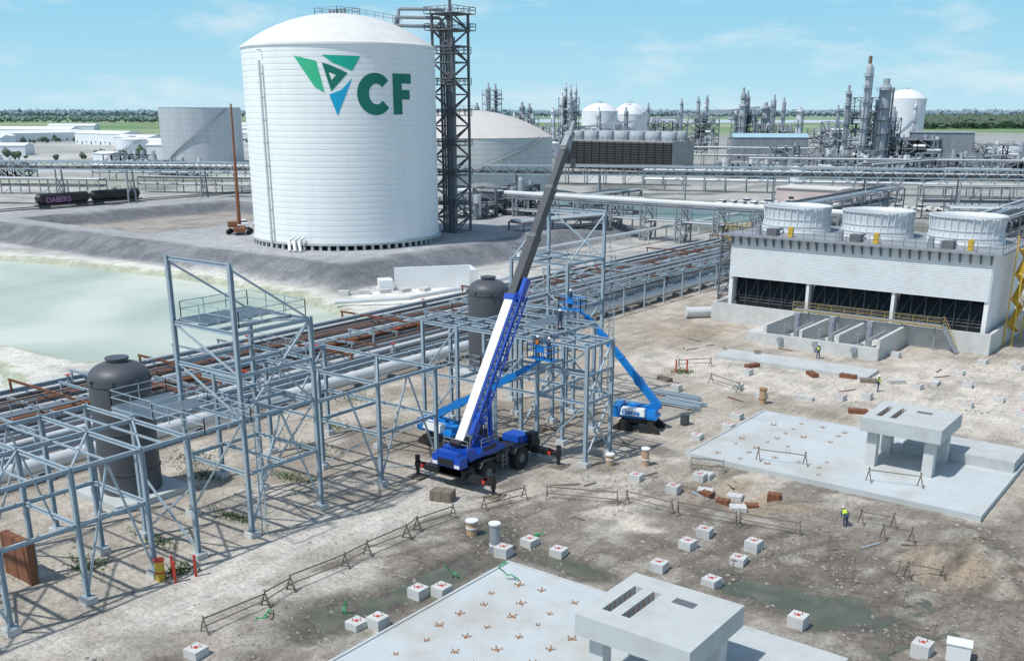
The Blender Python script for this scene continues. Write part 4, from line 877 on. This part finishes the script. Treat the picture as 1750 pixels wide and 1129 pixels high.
part(t,'white_pipe',M().tube((-230,203,8.6),(-62,203,8.6),.6,n=12),PIPEW)
x=-170
while x<-60:
    part(t,'support_bent',M().lattice(x,204.5,1.2,0,7.8,3.9,.18,d=5),STEEL2); x+=9
for yy,zz in ((202,7.7),(207,7.7),(207,4.2)): part(t,'runner',M().ibeam((-172,yy,zz),(-62,yy,zz),.35,.5),STEEL2)
for k in range(8): part(t,'pipe',M().tube((-172,202.4+k*.6,4.6),(-62,202.4+k*.6,4.6),.18,n=6),(PIPEG,PIPEW,PIPED)[k%3])
# conveyor gallery
A_=Vector((-430,105,0)); B_=Vector((120,385,0)); dd=(B_-A_).normalized(); sd_=Vector((-dd.y,dd.x,0)); Ln=(B_-A_).length
t=thing('pipe_gallery',A_.lerp(B_,.5),'very long elevated steel truss gallery crossing the plant','gallery')
zb,hh=10.9,2.2
for so in (0,3.2):
    m=M()
    for zz in (zb,zb+hh): m.bar(A_+sd_*so+Vector((0,0,zz)),B_+sd_*so+Vector((0,0,zz)),.28,.32)
    k=int(Ln/2.6)
    for i in range(k):
        p=A_.lerp(B_,i/k)+sd_*so; q=A_.lerp(B_,(i+1)/k)+sd_*so
        m.bar(p+Vector((0,0,zb if i%2 else zb+hh)),q+Vector((0,0,zb+hh if i%2 else zb)),.14)
    part(t,'truss',m,STEEL)
for k in range(4): part(t,'gallery_pipe',M().tube(A_+sd_*(.5+.75*k)+Vector((0,0,11.5)),B_+sd_*(.5+.75*k)+Vector((0,0,11.5)),.28,n=6),(PIPED,PIPEG)[k%2])
part(t,'gallery_roof',M().bar(A_+sd_*1.6+Vector((0,0,13.3)),B_+sd_*1.6+Vector((0,0,13.3)),3.3,.12),PIPEG)
k=26
for i in range(k+1):
    p=A_.lerp(B_,i/k); m=M(); 
    for so in (-.8,4.0): m.bar(p+sd_*so,p+sd_*(1.6+(so-1.6)*.6)+Vector((0,0,10.8)),.35)
    m.bar(p+sd_*-.6+Vector((0,0,3.5)),p+sd_*3.5+Vector((0,0,9)),.18); m.bar(p+sd_*3.7+Vector((0,0,3.5)),p+sd_*-.3+Vector((0,0,9)),.18); m.bar(p+sd_*-.4+Vector((0,0,6)),p+sd_*3.6+Vector((0,0,6)),.2)
    part(t,'support_bent',m,STEEL2)
def railcar(y,lab,graf):
    x=-296; t=thing('rail_tank_car',(x,y,0),lab,'rail car','tank cars on the siding')
    sm_angle(part(t,'tank_body',M().tube((x,y-7.6,2.9),(x,y+7.6,2.9),1.55,n=24).tube((x,y+7.6,2.9),(x,y+8.3,2.9),1.5,.9,n=24).tube((x,y-8.3,2.9),(x,y-7.6,2.9),.9,1.5,n=24),BLACK),40)
    part(t,'manway_dome',M().tube((x,y,4.3),(x,y,5.0),.6,n=12).rail([(x-1,y-1.5,4.5),(x+1,y-1.5,4.5),(x+1,y+1.5,4.5),(x-1,y+1.5,4.5)],1,.08),STEEL2)
    part(t,'underframe',M().box(x-1.3,x+1.3,y-8.6,y+8.6,1.05,1.3),BLACK)
    for g in (-6,6):
        m=M(); 
        for q in (-.9,.9):
            for w in (-.75,.75): m.tube((x+w-.07,y+g+q,.6),(x+w+.07,y+g+q,.6),.45,n=14)
        m.box(x-1,x+1,y+g-1.4,y+g+1.4,.55,.9); part(t,'wheel_truck',m,DSTEEL)
    if graf: lettering(graf,2.2,(x+1.6,y-6.2,1.9),(R(90),0,R(90)),mat('faded_purple_graffiti',(.34,.16,.33),.7,0,.4,1.5),t,'graffiti',sx=1.0)
railcar(167,'black rail tank car with purple graffiti','DABEKS'); railcar(184.5,'plain black rail tank car on siding','')
for xx in (-296.75,-295.25,-302.7,-301.2): solo('railway_track',M().box(xx-.06,xx+.06,60,330,.22,.38),DSTEEL,'railway track','track',(xx,200,0),kind='structure')
def pickup():
    t=thing('parked_pickup_truck',(0,0,0),'white pickup truck parked on gravel','pickup truck','parked pickup trucks')
    m=M().rbox(0,0,.5,1.05,2.0,5.7,0,.97,.99); m.rbox(0,.2,1.05,1.8,1.9,2.4,0,.85,.72); m.box(-1,-.9,-2.8,-1.05,1.05,1.3).box(.9,1,-2.8,-1.05,1.05,1.3).box(-.9,.9,-2.8,-2.7,1.05,1.3); part(t,'body',m,WHITE)
    part(t,'window',M().rbox(0,.2,1.15,1.7,1.93,2.3,0,.87,.8),GLASS)
    for a in (-.9,.9):
        for b_ in (-1.8,1.8): part(t,'wheel',M().tube((a-.13,b_,.4),(a+.13,b_,.4),.4,n=14),RUB)
    return t
pk=pickup(); pk.location=(-184,144.8,hgt(-184,144.8)+.02); pk.rotation_euler.z=R(60)
pk['label']='white pickup truck parked beside the white tank'
clone(pk,(-181,147.5,hgt(-181,147.5)+.02),.2)
for i in range(10): clone(pk,(-140+i*3.4,292+(i%2)*.4,0),R(-60),'white pickup truck parked in a row')
for i in range(6): clone(pk,(-136+i*6.2,302+(i*7)%5,0),R(40),'white pickup truck parked near low building')
for i in range(4): clone(pk,(-92+i*6,310+i*2,0),R(25),'white pickup truck parked near low building')
x,y=-175.6,137.3; z=hgt(x,y); t=thing('telescopic_crane',(x,y,z),'rust red telescopic crane with near vertical mast','crane')
part(t,'carrier',M().rbox(x,y,z+.7,1.5+z,2.4,6,R(50)),RUST); part(t,'cab',M().rbox(x-1,y-1,z+1.5,z+2.6,1.8,2.2,R(50)),RUST)
for a in (-2.1,2.1):
    for b_ in (-1.1,1.1): part(t,'wheel',M().tube((x+a*.77-b_*.6-.2,y+a*.64+b_*.7,z+.55),(x+a*.77-b_*.6+.2,y+a*.64+b_*.7,z+.55),.55,n=14),RUB)
part(t,'boom',M().bar((x,y,z+2),(x-.4,y+.5,z+15),.6,.6,.45,.45).bar((x-.4,y+.5,z+15),(x-.7,y+.9,z+26),.35,.35,.25,.25),RUST)
def building(x,y,w,d_,h,a,wm,rm,label,gable=False):
    t=thing('industrial_building',(x,y,0),label,'building'); c,s_=math.cos(a),math.sin(a)
    part(t,'wall',M().rbox(x,y,0,h,w,d_,a),wm)
    if gable:
        def P_(u,v,z): return (x+u*c-v*s_,y+u*s_+v*c,z)
        W_,D_=w/2+.4,d_/2+.4; part(t,'roof',M().add([P_(-W_,-D_,h),P_(W_,-D_,h),P_(W_,D_,h),P_(-W_,D_,h),P_(-W_,0,h+d_*.12),P_(W_,0,h+d_*.12)],[(0,1,5,4),(2,3,4,5),(0,4,3),(1,2,5)]),rm)
    else: part(t,'roof',M().rbox(x,y,h,h+.4,w+.8,d_+.8,a),rm)
    k=max(2,int(w/7))
    for i in range(k):
        u=-w/2+w*(i+.5)/k; hh=2.6 if i%2 else 1.2; zb=0 if i%2 else 1.4; part(t,'door' if i%2 else 'window',M().rbox(x+u*c+d_/2*s_,y+u*s_-d_/2*c,zb,zb+hh,1.6,.12,a),GLASS)
    return t
PR=mat('pale_flat_roof',(.62,.60,.58),.9)
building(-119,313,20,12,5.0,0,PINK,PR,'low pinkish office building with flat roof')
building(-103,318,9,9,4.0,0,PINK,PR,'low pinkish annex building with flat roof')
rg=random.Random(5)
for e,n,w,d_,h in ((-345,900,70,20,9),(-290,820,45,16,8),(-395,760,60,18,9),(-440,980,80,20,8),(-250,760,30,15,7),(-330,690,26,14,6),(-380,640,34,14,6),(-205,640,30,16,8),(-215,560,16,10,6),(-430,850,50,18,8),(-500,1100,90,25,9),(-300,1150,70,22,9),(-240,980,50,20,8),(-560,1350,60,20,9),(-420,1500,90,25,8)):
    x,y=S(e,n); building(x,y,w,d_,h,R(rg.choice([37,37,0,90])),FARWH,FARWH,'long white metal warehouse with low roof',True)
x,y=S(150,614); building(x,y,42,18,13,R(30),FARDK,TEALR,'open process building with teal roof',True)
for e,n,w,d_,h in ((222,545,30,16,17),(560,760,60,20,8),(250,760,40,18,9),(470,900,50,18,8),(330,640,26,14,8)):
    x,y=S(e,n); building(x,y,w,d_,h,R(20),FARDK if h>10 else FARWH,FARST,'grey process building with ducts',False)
# old cooling tower
x0,x1,y0,y1=-301,-238,440,462
t=thing('cooling_tower',(x0,y0,0),'old dark louvred cooling tower with fans on top','cooling tower')
part(t,'body',M().box(x0,x1,y0,y1,0,13.8),mat('old_tower_panel',(.34,.35,.34),.8,0,.15,.4,dirt=(.2,.2,.2),ds=.3))
m=M().box(x0+.2,x1-.2,y0-.3,y0-.02,0,13.2)
for k in range(11):
    z=.8+k*1.15; m.add([(x0+.3,y0-.6,z),(x1-.3,y0-.6,z),(x1-.3,y0-.32,z+.9),(x0+.3,y0-.32,z+.9)],[(0,1,2,3)])
for k in range(15): xx=x0+.3+k*(x1-x0-.6)/14; m.bar((xx,y0-.7,0),(xx,y0-.7,13.5),.25)
part(t,'louvre_wall',m,mat('black_louvre',(.02,.023,.028),.7,0,.3,1))
part(t,'deck_rail',M().rail(loop(x0,x1,y0,y1,13.8),1.4,.15,3),DSTEEL)
for i in range(7):
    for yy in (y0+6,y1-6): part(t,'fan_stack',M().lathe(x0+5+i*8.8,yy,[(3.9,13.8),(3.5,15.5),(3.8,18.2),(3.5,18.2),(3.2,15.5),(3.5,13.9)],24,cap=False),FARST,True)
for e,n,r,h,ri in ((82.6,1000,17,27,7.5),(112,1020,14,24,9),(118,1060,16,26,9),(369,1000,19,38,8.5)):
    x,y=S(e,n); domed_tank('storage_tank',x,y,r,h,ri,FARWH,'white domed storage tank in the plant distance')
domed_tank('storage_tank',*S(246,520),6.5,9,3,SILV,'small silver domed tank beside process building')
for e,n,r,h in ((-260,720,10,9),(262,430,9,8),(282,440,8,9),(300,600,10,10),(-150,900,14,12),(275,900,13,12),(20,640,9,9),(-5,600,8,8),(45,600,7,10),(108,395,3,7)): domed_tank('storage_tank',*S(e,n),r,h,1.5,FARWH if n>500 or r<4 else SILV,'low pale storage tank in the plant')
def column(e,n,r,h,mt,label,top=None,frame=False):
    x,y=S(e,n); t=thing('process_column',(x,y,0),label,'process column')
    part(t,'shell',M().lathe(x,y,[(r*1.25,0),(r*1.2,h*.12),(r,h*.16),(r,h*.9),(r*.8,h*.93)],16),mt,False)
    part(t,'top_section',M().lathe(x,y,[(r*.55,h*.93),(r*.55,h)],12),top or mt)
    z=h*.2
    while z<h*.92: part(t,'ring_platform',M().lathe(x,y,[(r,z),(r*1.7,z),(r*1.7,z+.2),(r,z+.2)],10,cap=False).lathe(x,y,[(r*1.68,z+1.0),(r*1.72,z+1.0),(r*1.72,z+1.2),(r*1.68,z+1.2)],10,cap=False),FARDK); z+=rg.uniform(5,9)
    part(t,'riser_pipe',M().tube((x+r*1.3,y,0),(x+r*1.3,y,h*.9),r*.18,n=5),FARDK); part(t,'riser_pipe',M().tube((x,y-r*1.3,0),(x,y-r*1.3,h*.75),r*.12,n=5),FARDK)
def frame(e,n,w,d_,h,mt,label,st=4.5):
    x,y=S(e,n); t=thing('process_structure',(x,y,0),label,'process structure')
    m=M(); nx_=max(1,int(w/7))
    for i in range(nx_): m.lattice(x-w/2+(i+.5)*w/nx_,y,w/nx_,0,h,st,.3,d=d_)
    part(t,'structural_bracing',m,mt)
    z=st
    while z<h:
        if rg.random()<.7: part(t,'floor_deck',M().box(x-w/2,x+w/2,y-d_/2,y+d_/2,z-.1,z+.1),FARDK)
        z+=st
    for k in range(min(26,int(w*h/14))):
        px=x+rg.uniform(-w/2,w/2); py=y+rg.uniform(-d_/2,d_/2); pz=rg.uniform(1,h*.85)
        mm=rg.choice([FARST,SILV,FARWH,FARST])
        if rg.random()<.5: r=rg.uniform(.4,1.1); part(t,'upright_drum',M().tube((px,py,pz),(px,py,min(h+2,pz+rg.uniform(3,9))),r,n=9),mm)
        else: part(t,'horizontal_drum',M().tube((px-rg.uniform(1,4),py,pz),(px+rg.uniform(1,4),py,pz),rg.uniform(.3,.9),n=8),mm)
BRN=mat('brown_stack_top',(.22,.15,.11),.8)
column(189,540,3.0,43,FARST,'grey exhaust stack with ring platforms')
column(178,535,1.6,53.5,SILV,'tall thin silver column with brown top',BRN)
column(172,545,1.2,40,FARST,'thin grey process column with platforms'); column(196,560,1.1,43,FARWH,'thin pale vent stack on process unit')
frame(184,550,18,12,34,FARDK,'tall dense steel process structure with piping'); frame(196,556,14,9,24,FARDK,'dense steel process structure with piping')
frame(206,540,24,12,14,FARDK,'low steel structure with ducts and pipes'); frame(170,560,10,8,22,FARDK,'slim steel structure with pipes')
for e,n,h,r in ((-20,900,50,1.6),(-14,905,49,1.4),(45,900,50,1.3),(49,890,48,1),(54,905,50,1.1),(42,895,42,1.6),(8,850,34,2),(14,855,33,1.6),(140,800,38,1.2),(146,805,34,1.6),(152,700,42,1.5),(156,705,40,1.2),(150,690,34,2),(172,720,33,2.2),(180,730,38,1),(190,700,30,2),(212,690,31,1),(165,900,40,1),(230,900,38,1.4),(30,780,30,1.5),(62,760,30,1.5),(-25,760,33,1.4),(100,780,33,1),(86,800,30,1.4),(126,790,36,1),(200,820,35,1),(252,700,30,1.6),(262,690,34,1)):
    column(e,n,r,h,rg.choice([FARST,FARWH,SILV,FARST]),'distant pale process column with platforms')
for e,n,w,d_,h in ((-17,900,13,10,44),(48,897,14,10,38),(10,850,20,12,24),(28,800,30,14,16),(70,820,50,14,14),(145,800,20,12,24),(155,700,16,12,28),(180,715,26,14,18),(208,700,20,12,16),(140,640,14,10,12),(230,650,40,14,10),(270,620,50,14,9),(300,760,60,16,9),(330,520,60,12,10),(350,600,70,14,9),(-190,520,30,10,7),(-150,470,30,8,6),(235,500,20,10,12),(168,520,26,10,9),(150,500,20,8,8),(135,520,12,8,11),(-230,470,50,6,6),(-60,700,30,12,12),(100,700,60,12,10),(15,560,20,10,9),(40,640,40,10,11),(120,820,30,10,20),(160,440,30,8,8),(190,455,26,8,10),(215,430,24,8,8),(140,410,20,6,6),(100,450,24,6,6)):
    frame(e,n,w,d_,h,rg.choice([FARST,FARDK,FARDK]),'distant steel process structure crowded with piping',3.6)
def rack(x0,y0,x1,y1,h,w,label,mt=STEEL2):
    p=Vector((x0,y0,0)); q=Vector((x1,y1,0)); d_=(q-p).normalized(); s2=Vector((-d_.y,d_.x,0)); t=thing('pipe_rack',(x0,y0,0),label,'pipe rack')
    k=max(1,int((q-p).length/7)); m=M()
    for i in range(k+1):
        c=p.lerp(q,i/k); 
        for g in (0,w): m.bar(c+s2*g,c+s2*g+Vector((0,0,h)),.3)
        for zz in (h*.55,h): m.bar(c+Vector((0,0,zz)),c+s2*w+Vector((0,0,zz)),.3)
        if i<k and i%2: m.bar(c+Vector((0,0,0)),p.lerp(q,(i+1)/k)+Vector((0,0,h)),.18)
    for g in (0,w):
        for zz in (h*.55,h): m.bar(p+s2*g+Vector((0,0,zz)),q+s2*g+Vector((0,0,zz)),.28)
    part(t,'rack_steelwork',m,mt)
    for zz in (h*.55,h):
        g=.5
        while g<w-.3: part(t,'pipe',M().tube(p+s2*g+Vector((0,0,zz+.4)),q+s2*g+Vector((0,0,zz+.4)),rg.uniform(.15,.35),n=6),rg.choice([PIPEG,PIPEW,PIPED])); g+=rg.uniform(.7,1.2)
rack(-150,218,-150,260,6,6,'dark pipe rack standing behind the tank',DSTEEL); rack(-172,218,-128,218,7,6,'dark pipe rack standing behind the tank',DSTEEL); rack(-130,176,-124,200,5,5,'dark pipe rack beside the tank',DSTEEL)
for i in range(7): frame(-7+i*2.2-3,247+i*5,7,4,rg.uniform(6,10),DSTEEL,'dark steel pipe structure beside the tank',3)
rack(-330,215,-250,255,5,5,'grey pipe rack beneath the gallery'); rack(-420,150,-330,200,5,5,'grey pipe rack beneath the gallery'); rack(-60,330,60,395,9,8,'grey pipe rack near the plant road')
rack(-88,215,-88,300,7,8,'dense grey pipe rack near parked trucks'); rack(-80,290,30,345,8,8,'dense grey pipe rack near parked trucks'); rack(-190,330,-60,380,7,6,'grey pipe rack crossing the yard'); rack(-260,330,-190,360,7,6,'grey pipe rack crossing the yard',FARDK)
rack(-190,420,-60,480,8,8,'hazy grey pipe rack in the plant',FARDK); rack(-130,400,-110,520,8,8,'hazy grey pipe rack in the plant',FARDK); rack(-330,480,-200,520,9,8,'hazy grey pipe rack in the plant',FARDK)
rack(-400,240,-300,300,6,6,'grey pipe rack near the rail siding'); rack(-75,420,30,470,9,9,'hazy grey pipe rack in the plant',FARST); rack(-60,240,40,290,7,7,'dense grey pipe rack beyond the cooling tower')
rack(-45,215,-45,330,7,8,'dense grey pipe rack beyond the cooling tower'); rack(-30,200,-30,320,8,8,'dense grey pipe rack beyond the cooling tower',DSTEEL)
for e,n,h in ((-330,420,15),(-260,520,16),(250,420,14),(100,380,13),(160,360,12),(-350,600,18),(210,330,12),(300,470,15)):
    x,y=S(e,n); t=thing('lighting_mast',(x,y,0),'tall thin lighting mast in the yard','lighting mast','lighting masts'); part(t,'pole',M().tube((x,y,0),(x,y,h),.18,.1,n=6),STEEL2); part(t,'lamp_head',M().rbox(x,y,h,h+.3,1.8,.5),STEEL2)
p0=S(40,900); p1=S(205,880); t=thing('inclined_conveyor',(p0[0],p0[1],0),'long inclined conveyor gallery in hazy distance','conveyor')
part(t,'gallery',M().bar((p0[0],p0[1],12),(p1[0],p1[1],30),3,2.0),FARST)
for f in (.3,.6,.9): x=p0[0]+(p1[0]-p0[0])*f; y=p0[1]+(p1[1]-p0[1])*f; part(t,'trestle',M().lattice(x,y,2.5,0,12+18*f-1.2,4,.3),FARST)
def woods(name,label,fn,count,mt,h0,h1,seed):
    q=random.Random(seed); m=M()
    for i in range(count):
        e,n=fn(q); x,y=S(e,n); h=q.uniform(h0,h1); r=h*q.uniform(.28,.5)
        for k in range(3):
            cx_,cy_=x+q.uniform(-.6,.6)*r,y+q.uniform(-.6,.6)*r; cz_=h*q.uniform(.35,.72); rr=r*q.uniform(.55,.9); n_=6
            vs=[(cx_,cy_,cz_+rr*q.uniform(.7,1.2)),(cx_,cy_,max(0,cz_-rr*1.4))]
            for a in range(n_):
                t_=a*2*math.pi/n_+q.uniform(-.4,.4); w=rr*q.uniform(.6,1.25); vs.append((cx_+math.cos(t_)*w,cy_+math.sin(t_)*w,cz_+rr*q.uniform(-.4,.45)))
            m.add(vs,[(0,2+a,2+(a+1)%n_) for a in range(n_)]+[(1,2+(a+1)%n_,2+a) for a in range(n_)])
    solo(name,m,mt,label,'woodland',(0,0,0),kind='stuff')
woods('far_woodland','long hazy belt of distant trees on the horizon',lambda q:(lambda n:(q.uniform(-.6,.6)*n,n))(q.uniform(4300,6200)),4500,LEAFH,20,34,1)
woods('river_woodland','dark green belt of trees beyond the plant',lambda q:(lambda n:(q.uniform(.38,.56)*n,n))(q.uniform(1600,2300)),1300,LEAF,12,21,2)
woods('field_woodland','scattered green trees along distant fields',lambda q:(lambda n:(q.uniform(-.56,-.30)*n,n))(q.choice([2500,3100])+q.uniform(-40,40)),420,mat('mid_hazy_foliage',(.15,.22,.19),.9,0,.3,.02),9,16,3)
woods('yard_trees','scattered small trees around warehouses',lambda q:(q.uniform(-520,-200),q.uniform(560,640)+q.choice([0,350])),120,LEAF,4,8,4)
solo('river',M().add([(*S(-200,2500),.3),(*S(1000,2350),.3),(*S(1200,3050),.3),(*S(-150,3400),.3)],[(0,1,2,3)]),watermat('hazy_river',(.46,.55,.60),(.50,.58,.62),.5,.002),'','',(0,0,0),kind='structure')
# ------------------------------------------------------------------ camera, light, sky
cd=bpy.data.cameras.new('camera'); cd.lens=36*1725/1750; cd.sensor_width=36; cd.shift_y=187.5/1750; cd.clip_end=90000; cd.clip_start=.5
co=bpy.data.objects.new('camera',cd); co.location=(0,0,28); co.rotation_euler=(R(90-18.1),0,R(37.1)); link(co); scene.camera=co
EL=R(60); AZ=math.atan2(-.35,-.94)
sl=bpy.data.lights.new('sun','SUN'); sl.energy=3.8; sl.angle=R(1.2); sl.color=(1,.97,.92); so=bpy.data.objects.new('sun',sl); link(so)
sv=Vector((math.sin(AZ)*math.cos(EL),math.cos(AZ)*math.cos(EL),math.sin(EL))); so.rotation_euler=sv.to_track_quat('Z','Y').to_euler()
w=bpy.data.worlds.new('World'); scene.world=w; w.use_nodes=True; N=w.node_tree.nodes; L=w.node_tree.links
bg=N['Background']; sky=N.new('ShaderNodeTexSky'); sky.sky_type='NISHITA'; sky.sun_disc=False; sky.sun_elevation=EL; sky.sun_rotation=AZ%(2*math.pi); sky.air_density=1.0; sky.dust_density=.6; sky.ozone_density=1.5
tc=N.new('ShaderNodeTexCoord'); sp=N.new('ShaderNodeSeparateXYZ'); L.new(tc.outputs['Generated'],sp.inputs[0])
# humid haze: pale cyan air thickening towards the horizon
rp=N.new('ShaderNodeValToRGB'); r=rp.color_ramp; r.elements[0].position=0.; r.elements[0].color=(.52,.78,.90,1); r.elements[1].position=.13; r.elements[1].color=(.24,.60,.84,1); q=r.elements.new(.035); q.color=(.42,.73,.89,1)
L.new(sp.outputs['Z'],rp.inputs[0]); sc=N.new('ShaderNodeVectorMath'); sc.operation='SCALE'; sc.inputs['Scale'].default_value=1/.12; L.new(rp.outputs[0],sc.inputs[0])
hz=N.new('ShaderNodeMapRange'); hz.inputs['From Min'].default_value=.12; hz.inputs['From Max'].default_value=.5; hz.inputs['To Min'].default_value=1.; hz.inputs['To Max'].default_value=.0; L.new(sp.outputs['Z'],hz.inputs['Value'])
ha=N.new('ShaderNodeMix'); ha.data_type='RGBA'; L.new(hz.outputs[0],ha.inputs['Factor']); L.new(sky.outputs[0],ha.inputs['A']); L.new(sc.outputs[0],ha.inputs['B'])
mp=N.new('ShaderNodeMapping'); mp.inputs['Scale'].default_value=(1,1,3.6); mp.inputs['Location'].default_value=(.9,.1,.2); L.new(tc.outputs['Generated'],mp.inputs[0])
cn=N.new('ShaderNodeTexNoise'); cn.inputs['Scale'].default_value=9; cn.inputs['Detail'].default_value=9; cn.inputs['Roughness'].default_value=.58; L.new(mp.outputs[0],cn.inputs['Vector'])
mr=N.new('ShaderNodeMapRange'); mr.inputs['From Min'].default_value=.5; mr.inputs['From Max'].default_value=.74; mr.inputs['To Max'].default_value=.75; L.new(cn.outputs['Fac'],mr.inputs['Value'])
cm=N.new('ShaderNodeMix'); cm.data_type='RGBA'; L.new(mr.outputs[0],cm.inputs['Factor']); L.new(ha.outputs['Result'],cm.inputs['A']); cm.inputs['B'].default_value=(6.3,7.3,7.8,1)
L.new(cm.outputs['Result'],bg.inputs['Color']); bg.inputs['Strength'].default_value=.12
scene.view_settings.view_transform='Standard'; scene.view_settings.look='None'; scene.view_settings.exposure=0
